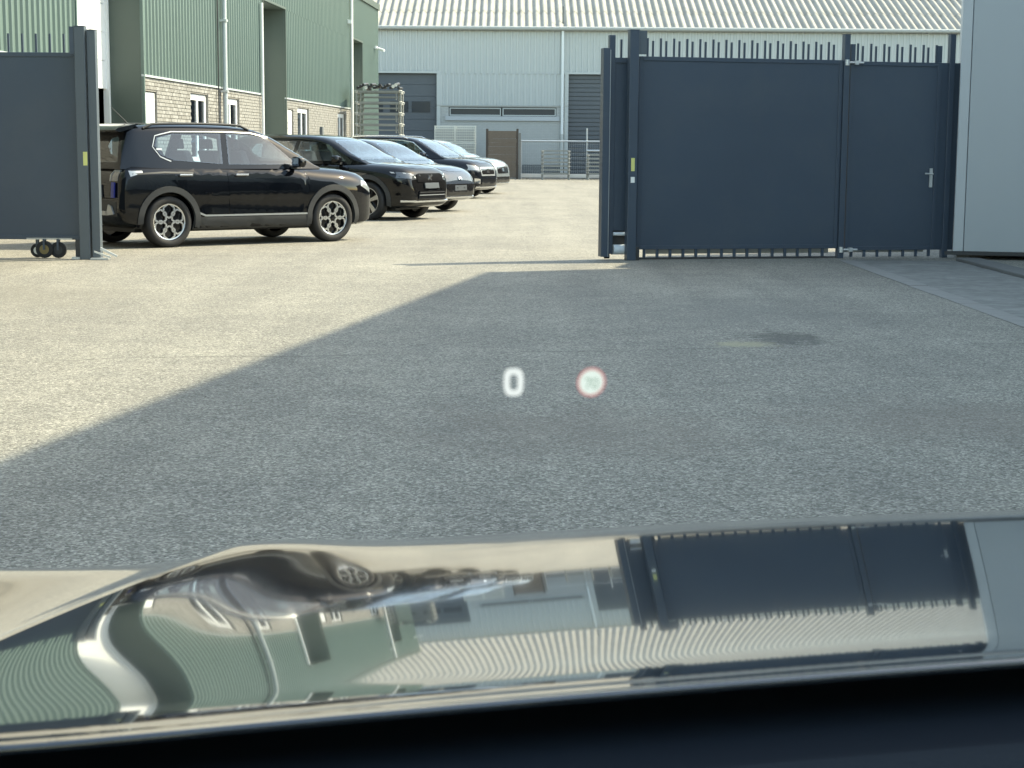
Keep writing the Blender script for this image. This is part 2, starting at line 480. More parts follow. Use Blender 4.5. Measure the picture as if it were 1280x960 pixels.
# ------------------------------------------------------------------ green warehouse on the left
GW = thing('green_warehouse', 'long green ribbed warehouse over pale brick base behind the parked cars', 'warehouse',
           (-9.0, 0, 0), math.atan2(1.0, 0.0566))
ZC, ZT, ZR, RD = 2.73, 5.1, 6.6, 0.65
recess = [(28.75, 32.75), (44.1, 47.1), (59.1, 61.6)]
segs = [(2.0, 28.75), (32.75, 44.1), (47.1, 59.1), (61.6, 66.0)]
for i, (a, b) in enumerate(segs):
    ribbed(MB(), a, b, ZC if i < 3 else 0.0, ZT, 0, 0.25, 0.035).build('wall_cladding', 'green_sheet', GW)
ribbed(MB(), 2.0, 66.0, ZT, ZR, 0, 0.25, 0.035).build('upper_cladding', 'green_sheet', GW)
MB().box(2.0, 66.05, -0.09, 0.25, ZR, ZR + 0.22).build('roof_fascia', 'green_flat', GW)
MB().box(2.0, 66.0, 0.26, 22.0, ZR - 0.05, ZR + 0.10).build('roof', 'plinth', GW)
bk = MB(); bk.box(2.0, 66.0, 22.0, 22.15, 0, ZR); bk.box(65.9, 66.0, 0.01, 22.0, 0, ZR - 0.06); bk.box(2.0, 2.1, 0.01, 22.0, 0, ZR - 0.06)
bk.build('rear_wall', 'green_flat', GW)
for i, (a, b) in enumerate(segs[:3]):
    MB().box(a, b, -0.05, -0.004, ZC - 0.045, ZC - 0.004).build('drip_trim', 'grey_pipe', GW)
# recessed overhead doors
for i, (a, b) in enumerate(recess):
    rv = MB()
    rv.quad((b, 0, 0), (b, RD, 0), (b, RD, ZT), (b, 0, ZT)); rv.quad((a, 0, 0), (a, RD, 0), (a, RD, ZT), (a, 0, ZT)); rv.quad((a, 0, ZT), (b, 0, ZT), (b, RD, ZT), (a, RD, ZT))
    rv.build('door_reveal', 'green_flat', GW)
    MB().box(b - 0.10, b - 0.002, RD - 0.05, RD + 0.06, 0, ZT - 0.002).build('door_jamb', 'white_frame', GW)
    MB().box(a + 0.002, a + 0.10, RD - 0.05, RD + 0.06, 0, ZT - 0.002).build('door_jamb', 'white_frame', GW)
    dr = thing('overhead_door', None, None, parent=GW)
    z = 2.44 if i == 0 else 0.02
    while z < ZT - 0.05:
        z1 = min(z + 0.53, ZT - 0.003)
        MB().box(a + 0.10, b - 0.10, RD, RD + 0.045, z, z1 - 0.008).build('door_panel', 'white_sheet', dr)
        z = z1
    cr = MB(); cr.box(a - 0.06, a - 0.002, -0.06, -0.002, 0, ZT + 0.06); cr.box(b + 0.002, b + 0.06, -0.06, -0.002, 0, ZT + 0.06); cr.box(a - 0.06, b + 0.06, -0.062, -0.040, ZT + 0.003, ZT + 0.063)
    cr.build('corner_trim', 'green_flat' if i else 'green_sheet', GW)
# brick base with windows
win = {1: [(32.98, 33.80, 0.05, 2.42), (36.55, 38.10, 0.95, 2.50), (39.70, 41.30, 0.95, 2.50)],
       2: [(47.5, 48.3, 0.05, 2.42), (49.0, 50.8, 0.95, 2.50), (56.2, 57.8, 0.95, 2.50)], 0: [(10.0, 12.0, 0.95, 2.5), (18.0, 20.0, 0.95, 2.5)]}
BL, BH, J = 0.215, 0.062, 0.013
bmesh_set = []
for k in 'abc':
    bme = MB().box(0, BL, -0.014, 0.02, 0, BH).mesh('brick'); bme.materials.append(MATS['brick_' + k]); bmesh_set.append(bme)
for i in (0, 1, 2):
    a, b = segs[i]; holes = win[i]
    holed(MB(), a, b, 0, ZC - 0.05, 0.0, holes, 0.14).build('base_wall', 'mortar', GW)
    rest = MB(); left = 300 if i == 1 else 0
    rows = int((ZC - 0.06) / (BH + J)); cells = []
    for r in range(rows):
        z = ZC - 0.06 - (r + 1) * (BH + J) + J
        x = a + (0 if r % 2 else -(BL + J) / 2)
        while x < b:
            x0, x1 = max(x, a + 0.002), min(x + BL, b - 0.002)
            for h in holes:      # cut bricks at the window openings
                if z + BH > h[2] and z < h[3]:
                    if x0 >= h[0] and x1 <= h[1]: x1 = x0
                    elif x0 < h[0] < x1: x1 = h[0] - 0.004
                    elif x0 < h[1] < x1: x0 = h[1] + 0.004
            if x1 - x0 > 0.04: cells.append((x0, x1, z))
            x += BL + J
    if left:
        cells.sort(key=lambda c: (c[2] < ZC - 1.1, c[0]))
    for x0, x1, z in cells:
        if left and x1 - x0 > BL - 0.001 and z > ZC - 1.1:
            o = link('brick', random.choice(bmesh_set), None, GW)
            o.location = (x0, random.uniform(-0.003, 0.003), z); left -= 1
        else:
            d = random.uniform(-0.017, -0.011); rest.box(x0, x1, d, 0.02, z, z + BH)
    rest.build('brickwork', 'brick_a', GW, kind='stuff')
    for j, h in enumerate(holes):
        if h[2] < 0.5:
            d = MB().box(h[0] + 0.02, h[1] - 0.02, 0.03, 0.08, h[2], h[3] - 0.02).build('door', 'white_sheet', GW)
            MB().cyl((h[1] - 0.12, 0.03, 1.05), (h[1] - 0.12, -0.03, 1.05), 0.012).cyl((h[1] - 0.12, -0.03, 1.05), (h[1] - 0.26, -0.03, 1.05), 0.012).build('handle', 'galv', d)
        else:
            window(GW, h[0] + 0.01, h[1] - 0.01, h[2] + 0.06, h[3] - 0.01, 0.04, bars=((h[0] + h[1]) / 2,), fr=0.13)
# rain pipe with brackets, thin cable beside it
rp = MB(); rp.cyl((39.35, -0.12, 0.0), (39.35, -0.12, 6.55), 0.055, n=14).build('rain_pipe', 'grey_pipe', GW, smooth=True)
pb = MB()
for z in (1.2, 2.6, 4.2, 5.8): pb.box(39.27, 39.43, -0.19, -0.03, z, z + 0.05)
pb.build('pipe_bracket', 'galv', GW)
MB().cyl((38.95, -0.06, 0.0), (38.95, -0.06, 6.4), 0.016, n=8).build('wall_cable', 'cladding_black', GW)
MB().cyl((58.85, -0.09, 0.0), (58.85, -0.09, 6.5), 0.05, n=12).build('rain_pipe', 'white_frame', GW, smooth=True)
MB().cyl((43.75, -0.09, 0.0), (43.75, -0.09, 5.0), 0.035, n=10).build('corner_pipe', 'white_frame', GW)
wl = MB().box(58.3, 58.5, -0.18, -0.036, 5.55, 5.68).build('wall_lamp', 'white_frame', GW)
MB().box(64.9, 65.1, -0.12, -0.036, 5.1, 5.2).cyl((65.0, -0.12, 5.12), (64.8, -0.42, 5.02), 0.05, n=10).build('security_camera', 'white_frame', GW)
MB().box(52.7, 52.95, -0.10, -0.015, 1.65, 2.0).build('meter_box', 'plinth', GW)

# ------------------------------------------------------------------ grey warehouse across the end of the yard
FY = 82.0
FW = thing('grey_warehouse', 'pale grey ribbed warehouse with corrugated roof closing off the far end of the yard', 'warehouse', (0, FY, 0))
ZE = 7.05
dA, dB = (-10.6, -3.72), (2.62, 9.2)           # two goods doors (x extents)
HD = 4.95
ZB = 3.42
for a, b, z0 in ((-40.0, dA[0], ZB), (dA[1], dB[0], ZB), (dB[1], 45.0, ZB)):
    ribbed(MB(), a, b, z0, HD, 0, 0.285, 0.045).build('wall_cladding', 'grey_sheet', FW)
ribbed(MB(), -40.0, 45.0, HD, ZE, 0, 0.285, 0.045).build('upper_cladding', 'grey_sheet', FW)
wx = [(-3.10, -0.62), (-0.55, 2.02)]
for a, b, hs in ((-40.0, dA[0], []), (dA[1], dB[0], [(-3.14, 2.05, 2.92, ZB - 0.06)]), (dB[1], 45.0, [])):
    holed(MB(), a, b, 0.62, ZB, -0.01, hs, 0.12).build('base_wall', 'grey_mortar', FW)
    br = MB(); r = 0
    z = 0.64
    while z < ZB - 0.07:
        x = a + (0.11 if r % 2 else 0)
        while x < b - 0.05 and x < 14:
            if x > -14 and not any(x + 0.2 > h[0] and x < h[1] and z + 0.06 > h[2] for h in hs):
                br.box(x, min(x + 0.208, b), -0.022 - random.uniform(0, 0.005), 0, z, z + 0.062)
            x += 0.22
        z += 0.076; r += 1
    if br.v: br.build('brickwork', 'grey_brick', FW, kind='stuff')
    MB().box(a, b, -0.03, 0.1, 0, 0.617).build('plinth', 'plinth', FW)
for a, b in wx:
    window(FW, a, b, 2.95, ZB - 0.09, 0.0, fr=0.05, sill=False, frame_mat='grey_sheet', pane='door_glass')
MB().box(-3.4, 2.4, 0.35, 0.40, 2.6, 3.6).build('blackout_board', 'dark_inside', FW)  # unseen dark sheet added behind the panes to keep them dark
MB().box(-3.3, 2.2, -0.10, -0.025, 2.72, 2.93).build('window_sill', 'cabin_trim', FW)
MB().box(dA[1], dB[0], -0.06, -0.012, ZB - 0.02, ZB + 0.04).build('drip_trim', 'gutter', FW)
for a, b in (dA, dB):
    t = MB(); t.box(a - 0.18, a, -0.055, -0.046, 0, HD + 0.1); t.box(b, b + 0.18, -0.055, -0.046, 0, HD + 0.1); t.box(a, b, -0.055, -0.046, HD, HD + 0.1)
    t.build('door_surround', 'grey_sheet', FW)
d1 = thing('goods_door', None, None, parent=FW); z = 0.02
while z < HD - 0.02:
    z1 = min(z + 0.55, HD)
    p = MB().box(dA[0], dA[1], 0.16, 0.21, z, z1 - 0.012).build('door_panel', 'slate_door', d1)
    z = z1
for x in (-9.9, -8.55, -7.2, -5.98, -4.93):
    MB().box(x, x + 0.88, 0.135, 0.158, 3.10, 3.62).box(x + 0.07, x + 0.81, 0.128, 0.134, 3.17, 3.55).build('door_window', 'door_glass', d1)
d2 = thing('roller_door', None, None, parent=FW); z = 0.02
while z < HD - 0.02:
    z1 = min(z + 0.205, HD)
    MB().prism_y([(dB[0], z), (dB[1], z), (dB[1], z1 - 0.03), (dB[0], z1 - 0.03)], 0.14, 0.20).build('slat', 'slate_door', d2)
    z = z1
MB().box(dB[0], dB[1], 0.21, 0.23, 0, HD).build('door_backing', 'plinth', FW)
gp = MB(); gp.cyl((2.32, -0.14, 2.1), (2.32, -0.14, ZE), 0.065, n=14).build('rain_pipe', 'grey_pipe_light', FW, smooth=True)
MB().cyl((2.32, -0.14, 0.0), (2.32, -0.14, 2.1), 0.075, n=14).build('pipe_shoe', 'grey_sheet', FW, smooth=True)
MB().cyl((-40, -0.22, ZE + 0.03), (45, -0.22, ZE + 0.03), 0.10, n=12).build('gutter', 'gutter', FW, smooth=True)
# corrugated fibre cement roof: ridge along x, sine ribs running up the slope
RP, RUN = math.tan(R(21)), 18.0
rf = MB(); nx = int(85 / 0.37)
def sheet_row(y0, y1, lift):
    s = len(rf.v); k = 6
    pts = []
    for i in range(nx * k + 1):
        x = -40 + i * 0.37 / k
        pts.append((x, 0.075 * math.cos(2 * math.pi * i / k)))
    for x, d in pts: rf.v += [(x, y0, ZE + 0.12 + y0 * RP + d + lift), (x, y1, ZE + 0.12 + y1 * RP + d)]
    for i in range(len(pts) - 1): rf.f.append((s + 2 * i, s + 2 * i + 2, s + 2 * i + 3, s + 2 * i + 1))
y = -0.32
while y < RUN:
    sheet_row(y, min(y + 2.7, RUN + 0.1), 0.022); y += 2.55
rfo = rf.build('roof', 'fibre_roof', FW, smooth=60)
MB().quad((-40, RUN, ZE + 0.1 + RUN * RP), (45, RUN, ZE + 0.1 + RUN * RP), (45, 2 * RUN, ZE), (-40, 2 * RUN, ZE)).build('rear_roof', 'fibre_roof', FW)
MB().cyl((-40, RUN, ZE + 0.14 + RUN * RP), (45, RUN, ZE + 0.14 + RUN * RP), 0.16, n=12).build('ridge_cap', 'fibre_roof', rfo)
gm = MB()
for x in (-39.9, 44.9): gm.quad((x, 0.05, 0), (x, 2 * RUN, 0), (x, 2 * RUN, ZE), (x, RUN, ZE + RUN * RP), (x, 0.05, ZE))
gm.quad((-39.9, 2 * RUN, 0), (44.9, 2 * RUN, 0), (44.9, 2 * RUN, ZE), (-39.9, 2 * RUN, ZE)); gm.build('outer_wall', 'grey_sheet', FW)
MB().cyl((2.35, 0.7, ZE), (2.35, 0.7, ZE + 1.15), 0.045, n=10).build('vent_pipe', 'plinth', rfo)

# ------------------------------------------------------------------ tall hall beside the drive (out of view, it throws the big shadow)
ang = math.atan2(-1.0, -0.167)
GH = thing('storage_hall', 'tall grey hall along the right of the drive, shading the entrance', 'hall', (8.39, 22.55, 0), ang)
HH = 9.17
hw = ribbed(MB(), 0, 48, 0, HH, 0, 0.30, 0.04, out=-1); hw.build('side_cladding', 'hall_wall', GH)
hb = MB(); hb.box(0, 48, 0.002, 20, 0, HH - 0.02); hb.build('hall_body', 'hall_wall', GH)
MB().box(-0.02, 48.02, -0.06, 0.2, HH, HH + 0.02).build('roof_edge', 'cabin_trim', GH)

# unseen brick block added to darken the car reflections, hidden by gate and cabin
a2 = math.atan2(46.0, 10.6)
NB = thing('brick_works', 'low brick works along the right of the yard behind the gate', 'building', (10.9, 33.0, 0), a2)
holed(MB(), 0, 46, 0, 5.6, 0, [(3 + 6 * i, 5.4 + 6 * i, 1.2, 3.0) for i in range(7)], -0.2).build('yard_wall', 'brick_works_wall', NB)
for i in range(7): window(NB, 3.01 + 6 * i, 5.39 + 6 * i, 1.22, 2.98, -0.16, bars=(4.2 + 6 * i,))
MB().box(0, 46, -14, -0.25, 0, 5.58).build('rear_body', 'brick_works_wall', NB)
MB().box(-0.1, 46.1, -14.1, 0.1, 5.605, 5.8).build('roof', 'plinth', NB)

# ------------------------------------------------------------------ grey cabin at the end of the gate
CB = thing('panel_cabin', 'smooth grey panelled cabin standing clear of the ground at the gate end', 'cabin', (5.60, 21.42, 0), -R(14.0))
MB().box(0.13, 2.3, 0.0, 2.3, 0.10, 4.6).build('wall_panel', 'cabin_panel', CB, bevel=0.006)
MB().box(0.0, 0.124, -0.008, 2.3, 0.10, 4.6).build('corner_trim', 'cabin_trim', CB, bevel=0.008)
MB().box(-0.10, 2.3, -0.03, -0.010, 0.055, 0.10).build('base_rail', 'cladding_black', CB)
MB().box(-0.02, 2.32, -0.02, 2.32, 4.603, 4.7).build('roof', 'cabin_trim', CB)
for x in (0.05, 1.15, 2.1):
    for y in (0.1, 2.0): MB().box(x, x + 0.16, y, y + 0.16, 0, 0.098).build('foot', 'concrete_kerb', CB)

# ------------------------------------------------------------------ gates
GA = math.atan2(0.92, 4.22)
GO = Vector((1.44, 20.76, 0))
def gpt(x, y=0.0): return (GO.x + x * math.cos(GA) - y * math.sin(GA), GO.y + x * math.sin(GA) + y * math.cos(GA), 0)
def tine_mesh(h=0.22): return MB().box(-0.0115, 0.0115, -0.0115, 0.0115, 0, h).mesh('tine')
TM = tine_mesh(); TM.materials.append(MATS['gate_paint'])
TL = tine_mesh(0.19); TL.materials.append(MATS['gate_paint'])
LEGM = MB().box(-0.017, 0.017, -0.012, 0.012, 0, 0.115).mesh('lower_bar'); LEGM.materials.append(MATS['gate_paint'])
def leaf(root, x0, x1, z0, z1, y0=0.06, y1=0.11, tines=True, step=0.1685, first=0.02, lower=True, pair=0.072):
    MB().box(x0 + 0.05, x1 - 0.05, y0 + 0.012, y1 - 0.012, z0 + 0.05, z1 - 0.05).build('panel', 'gate_paint', root)
    fr = MB(); fr.box(x0, x0 + 0.05, y0, y1, z0, z1); fr.box(x1 - 0.05, x1, y0, y1, z0, z1)
    fr.box(x0 + 0.05, x1 - 0.05, y0, y1, z0, z0 + 0.05); fr.box(x0 + 0.05, x1 - 0.05, y0, y1, z1 - 0.05, z1)
    fr.build('frame', 'gate_paint', root, bevel=0.004)
    if tines:
        x = x0 + 0.05 + first; k = 0
        while x < x1 - 0.06:
            o = link('tine', TM if k % 2 == 0 else TL, None, root); o.location = (x, (y0 + y1) / 2 + (0 if k % 2 == 0 else 0.01), z1)
            if lower and k % 2 == 0:
                q = link('lower_bar', LEGM, None, root); q.location = (x, (y0 + y1) / 2, 0.016)
            x += pair if k % 2 == 0 else step - pair; k += 1
SG = thing('sliding_gate', 'dark blue-grey sliding gate leaf with spiked top beside the pedestrian gate', 'gate', GO, GA)
leaf(SG, 0.10, 2.76, 0.125, 2.48, first=0.06)
MB().box(-0.36, -0.275, 0.02, 0.16, 0.04, 2.57).build('end_stile', 'gate_paint', SG, bevel=0.004)
MB().box(-0.273, -0.265, 0.03, 0.15, 0.04, 2.55).build('rubber_buffer', 'satin_silver', SG)
MB().box(-0.263, -0.19, 0.10, 0.18, 0.07, 2.73).build('latch_post', 'gate_paint', SG, bevel=0.004)
MB().box(-0.188, 0.10, 0.12, 0.155, 0.36, 2.40).build('end_panel', 'gate_paint', SG)
MB().box(-0.188, 0.10, 0.10, 0.165, 2.40, 2.46).build('end_rail', 'gate_paint', SG)
MB().box(-0.188, 0.10, 0.16, 0.19, 0.06, 0.36).build('motor_recess', 'cladding_black', SG)
MB().cyl((-0.185, 0.10, 0.125), (0.02, 0.10, 0.125), 0.062, n=20).build('guide_roller', 'pale_cylinder', SG, smooth=True)
MB().cyl((-0.185, 0.10, 0.318), (0.02, 0.10, 0.318), 0.022, n=16).build('guide_roller', 'pale_cylinder', SG, smooth=True)
o = link('tine', TM, None, SG); o.location = (-0.11, 0.13, 2.46)
MB().box(0.30, 2.74, 0.30, 0.36, 0.055, 0.15).build('rear_rail', 'rack_grey', SG)
MB().box(0.10, 2.74, 0.05, 0.12, 0.006, 0.028).build('ground_track', 'cladding_black', SG)
MB().cyl((-0.30, 0.08, 0.045), (-0.24, 0.08, 0.045), 0.03, n=12).build('end_wheel', 'rubber', SG)

def post(label, loc, rz, w, d, h, m='gate_paint', cap=True, plate=False, stickers=()):
    p = thing('gate_post', label, 'post', loc, rz, 'gate posts')
    MB().box(-w / 2, w / 2, -d / 2, d / 2, 0, h).build('shaft', m, p, bevel=0.006)
    MB().box(-w / 2 - 0.003, w / 2 + 0.003, -d / 2 - 0.003, d / 2 + 0.003, h + 0.001, h + 0.009).build('cap', m, p)
    if plate: MB().box(-w / 2 - 0.05, w / 2 + 0.05, -d / 2 - 0.05, d / 2 + 0.05, 0.004, 0.018).build('base_plate', 'galv', p)
    for (sx, sw, z0, z1, sm) in stickers:
        MB().box(sx - sw / 2, sx + sw / 2, -d / 2 - 0.003, -d / 2 + 0.001, z0, z1).build('sticker', sm, p)
    return p
P1 = post('tall dark post with yellow and white stickers at the free end of the sliding gate', gpt(0.0, -0.02), GA, 0.115, 0.12, 2.78,
          stickers=((0.0, 0.045, 1.09, 1.25, 'sticker_yellow'), (0.0, 0.05, 0.95, 1.02, 'sticker_white')))
MB().box(0.059, 0.165, -0.02, 0.05, 2.50, 2.78).build('guide_head', 'post_paint', P1)
MB().box(0.059, 0.11, -0.03, 0.05, 0.0, 0.16).build('foot_bracket', 'cladding_black', P1)
post('slim dark post between the sliding gate and the pedestrian gate', gpt(2.80, 0.08), GA, 0.075, 0.10, 2.79)
post('slim dark post between the pedestrian gate and the grey cabin', gpt(4.235, 0.08), GA, 0.075, 0.08, 2.82)
PG = thing('pedestrian_gate', 'dark blue-grey pedestrian gate with lever handle next to the grey cabin', 'gate', gpt(0, 0.0), GA)
leaf(PG, 2.86, 4.10, 0.10, 2.47, first=0.05, step=0.178, pair=0.07)
MB().box(2.862, 2.92, 0.062, 0.108, 2.472, 2.68).build('hinge_stile_end', 'gate_paint', PG)
MB().box(4.03, 4.098, 0.062, 0.108, 2.472, 2.68).build('lock_stile_end', 'gate_paint', PG)
MB().box(4.105, 4.36, 0.075, 0.10, 0.10, 2.47).build('side_panel', 'gate_paint', PG)
for z in (2.45, 0.11):
    h = MB(); h.cyl((2.77, 0.03, z), (3.02, 0.03, z), 0.013, n=10); h.cyl((2.80, 0.03, z - 0.035), (2.80, 0.03, z + 0.035), 0.028, n=10); h.box(2.90, 2.95, 0.01, 0.06, z - 0.025, z + 0.025)
    h.build('hinge', 'galv', PG)
MB().box(2.90, 4.06, 0.30, 0.36, 0.06, 0.14).build('rear_rail', 'rack_grey', PG)
hp = MB().box(3.985, 4.025, 0.045, 0.061, 0.90, 1.14).build('lock_plate', 'galv', PG)
MB().cyl((4.005, 0.05, 1.07), (4.005, 0.0, 1.07), 0.012).cyl((4.005, 0.0, 1.07), (3.90, 0.0, 1.075), 0.011).build('handle', 'galv', hp)

LG = thing('sliding_gate', 'dark slate sliding gate leaf on small wheels at the left edge', 'gate', (-5.28, 20.30, 0), 0.0)
leaf(LG, -3.4, 0.085, 0.225, 2.45, tines=False)
for i in range(19):
    o = link('tine', TM, None, LG); o.location = (-0.09 - 0.165 * i, 0.085, 2.45)
MB().box(-0.60, -0.05, 0.048, 0.058, 0.225, 0.245).build('bottom_strip', 'satin_silver', LG)
def caster(x, y, r, core):
    w = thing('wheel', None, None, (x, y, r + 0.003), 0, parent=LG)
    MB().lathe([(r * 0.55, -0.022), (r * 0.92, -0.022), (r, -0.014), (r, 0.014), (r * 0.92, 0.022), (r * 0.55, 0.022)], 20).build('tyre', 'rubber', w, smooth=True)
    MB().lathe([(0.0, -0.018), (r * 0.56, -0.018), (r * 0.56, 0.018), (0.0, 0.018)], 16).build('hub', core, w)
    MB().box(x - 0.012, x + 0.012, y - 0.04, y - 0.03, r, 0.235).box(x - 0.012, x + 0.012, y + 0.03, y + 0.04, r, 0.235).build('fork', 'gate_paint', LG)
caster(-0.50, 0.16, 0.085, 'galv'); caster(-0.38, 0.03, 0.105, 'caster_core'); caster(-0.22, 0.06, 0.098, 'cladding_black')
LP = post('left gate post of slate grey steel with a yellow sticker and bolted foot', (-5.125, 20.20, 0), 0, 0.125, 0.12, 2.74, 'post_paint', stickers=((0.035, 0.05, 1.12, 1.28, 'sticker_yellow'),))
MB().box(-0.12, -0.065, -0.05, 0.06, 2.42, 2.74).build('guide_head', 'gate_paint', LP)
MB().box(-0.16, -0.066, -0.06, 0.06, 0.004, 0.03).build('base_plate', 'galv', LP)
MB().box(-0.12, -0.064, -0.03, 0.05, 0.02, 0.235).build('foot_bracket', 'cladding_black', LP)
LQ = post('slate grey steel post on a splayed bolted foot next to the dark car', (-4.998, 20.24, 0), 0, 0.10, 0.12, 2.70, 'post_paint')
ft = MB(); ft.box(-0.05, 0.16, -0.16, -0.062, 0.004, 0.022); ft.prism_y([(0.055, 0.12), (0.06, 0.15), (0.26, 0.05), (0.25, 0.03)], -0.10, -0.08); ft.prism_y([(0.0, 0.09), (0.0, 0.11), (0.20, 0.04), (0.19, 0.022)], -0.17, -0.15)
ft.build('splayed_foot', 'galv', LQ)

# ------------------------------------------------------------------ yard clutter at the far end
def stillage(label, loc, w, d, h, m, group, knob=True):
    s = thing('stacking_frame', label, 'stillage', loc, 0, group)
    return s
def stillage_parts(s, w, d, h, m, km):
    for x in (0, w):
        for y in (0, d):
            p = MB(); p.cyl((x, y, 0), (x, y, h), 0.035, n=8); q = p.build('post', m, s, smooth=True)
            MB().cyl((x, y, h * 0.72), (x, y, h * 0.94), 0.045, 0.075, n=10).cyl((x, y, h * 0.94), (x, y, h * 0.998), 0.075, 0.04, n=10).build('cup', km, q, smooth=True)
    r = MB()
    for y in (0, d): r.box(0.03, w - 0.03, y - 0.02, y + 0.02, h * 0.76, h * 0.76 + 0.07)
    for x in (0, w): r.box(x - 0.02, x + 0.02, 0.03, d - 0.03, h * 0.70, h * 0.70 + 0.07)
    if h > 0.3:
        for x in (0.14, w - 0.14):
            for y in (0, d): r.cyl((x, y, h * 0.1), (x, y, h * 0.76), 0.022, n=6)
        for y in (0, d): r.box(0.03, w - 0.03, y - 0.012, y + 0.012, h * 0.34, h * 0.34 + 0.03)
    r.build('rail', m, s)
ords = ['lowest', 'second lowest', 'third', 'fourth', 'fifth', 'sixth', 'seventh', 'eighth', 'topmost']
lv = 0.365
proto = thing('stacking_frame', 'x', 'stillage', (-5.28, 57.0, 0.0), 0, 'tall stack of metal frames')
stillage_parts(proto, 1.48, 1.1, lv, 'rack_dark', 'rack_grey')
for i in range(9):
    s = proto if i == 0 else copy_tree(proto)
    s.location = (-5.28 + random.uniform(-0.008, 0.008), 57.0, i * lv)
    s['label'] = 'metal stacking frame, %s of the tall stack by the green warehouse' % (ords[i] if i in (0, 1, 8) else ords[i] + ' from the ground')
for i in range(16):
    t = thing('pipe', 'short black pipe on top of the tall stack, %s from the left' % ('first second third fourth fifth sixth seventh eighth ninth tenth eleventh twelfth thirteenth fourteenth fifteenth sixteenth'.split()[i]), 'pipe',
              (-5.22 + i * 0.091, 56.9, 9 * lv - lv * 0.24 + 0.155 + 0.05 * (i % 3)), 0, 'pipes on the tall stack')
    rr = 0.046 if i not in (3, 13, 14) else 0.065
    MB().cyl((0, 0, 0), (random.uniform(-0.04, 0.04), 1.3, random.uniform(-0.02, 0.1)), rr, n=10).build('barrel', 'tube_black', t, smooth=True)
    MB().cyl((0, -0.01, 0), (0, -0.002, 0), rr * 0.9, n=10).build('end_cap', 'tube_end' if i in (3, 13, 14) else 'tube_black', t)
pt = thing('stacking_frame', 'x', 'stillage', (1.32, 76.9, 0), 0, 'low stack of metal frames')
stillage_parts(pt, 1.20, 1.1, 0.175, 'rack_dark', 'galv')
for i in range(7):
    s = pt if i == 0 else copy_tree(pt)
    s.location = (1.32, 76.9, 0.10 + i * 0.172)
    s['label'] = 'metal frame, %s of the low stack left of the fence post' % (['lowest', 'second lowest', 'third from the ground', 'fourth from the ground', 'fifth from the ground', 'sixth from the ground', 'topmost'][i])
for x in (0, 1.20):
    for y in (0, 1.1): MB().cyl((x, y, -0.10), (x, y, 0.0), 0.05, 0.035, n=8).build('leg', 'rack_dark', pt)
p3 = thing('stacking_frame', 'x', 'stillage', (3.40, 77.0, 0), 0, 'stack of metal frames behind the gate end')
stillage_parts(p3, 1.20, 1.1, 0.175, 'rack_dark', 'rack_dark')
for x in (0, 1.20):
    for y in (0, 1.1): MB().cyl((x, y, -0.10), (x, y, 0.0), 0.05, 0.035, n=8).build('leg', 'rack_dark', p3)
pl = [p3] + [None] * 5
for i in range(1, 6): pl[i] = copy_tree(pt)
for i in range(6):
    pl[i].location = (3.40, 77.0, 0.10 + i * 0.172)
    pl[i]['label'] = 'metal stacking frame, %s of the stack half hidden by the gate end' % (['lowest', 'second lowest', 'third from the ground', 'fourth from the ground', 'second highest', 'topmost'][i])
    pl[i]['group'] = 'stack of metal frames behind the gate end'
for c in pl[1:]:
    for ch in list(c.children):
        if ch.name.startswith('leg'): bpy.data.objects.remove(ch)
for c in [o for o in COL.objects if o.name.startswith('stacking_frame')]:
    if c is not pt and c is not p3:
        for ch in list(c.children):
            if ch.name.startswith('leg'): bpy.data.objects.remove(ch)

WC = thing('timber_crate', 'tall weathered brown crate of horizontal boards by the far wall', 'crate', (-1.27, 77.6, 0), 0)
for x in (0.05, 1.44):
    for y in (0.05, 1.0): MB().box(x - 0.05, x + 0.05, y - 0.05, y + 0.05, 0, 2.22 + random.uniform(0, 0.12)).build('corner_post', 'wood_post', WC)
bd = MB().box(0.10, 1.39, -0.015, 0.015, 0, 0.172).mesh('board'); bd.materials.append(MATS['weathered_wood'])
bs = MB().box(-0.015, 0.015, 0.1, 0.95, 0, 0.172).mesh('board'); bs.materials.append(MATS['weathered_wood'])
for i in range(12):
    z = 0.06 + i * 0.178
    for y in (0.02, 1.03):
        o = link('board', bd, None, WC); o.location = (random.uniform(-0.02, 0.02), y + random.uniform(-0.012, 0.012), z); o.rotation_euler.y = random.uniform(-0.008, 0.008)
    for x in (0.02, 1.47):
        o = link('board', bs, None, WC); o.location = (x, 0, z)
MB().box(1.50, 1.60, 0.0, 0.1, 0, 2.1).build('prop_board', 'brick_b', WC)

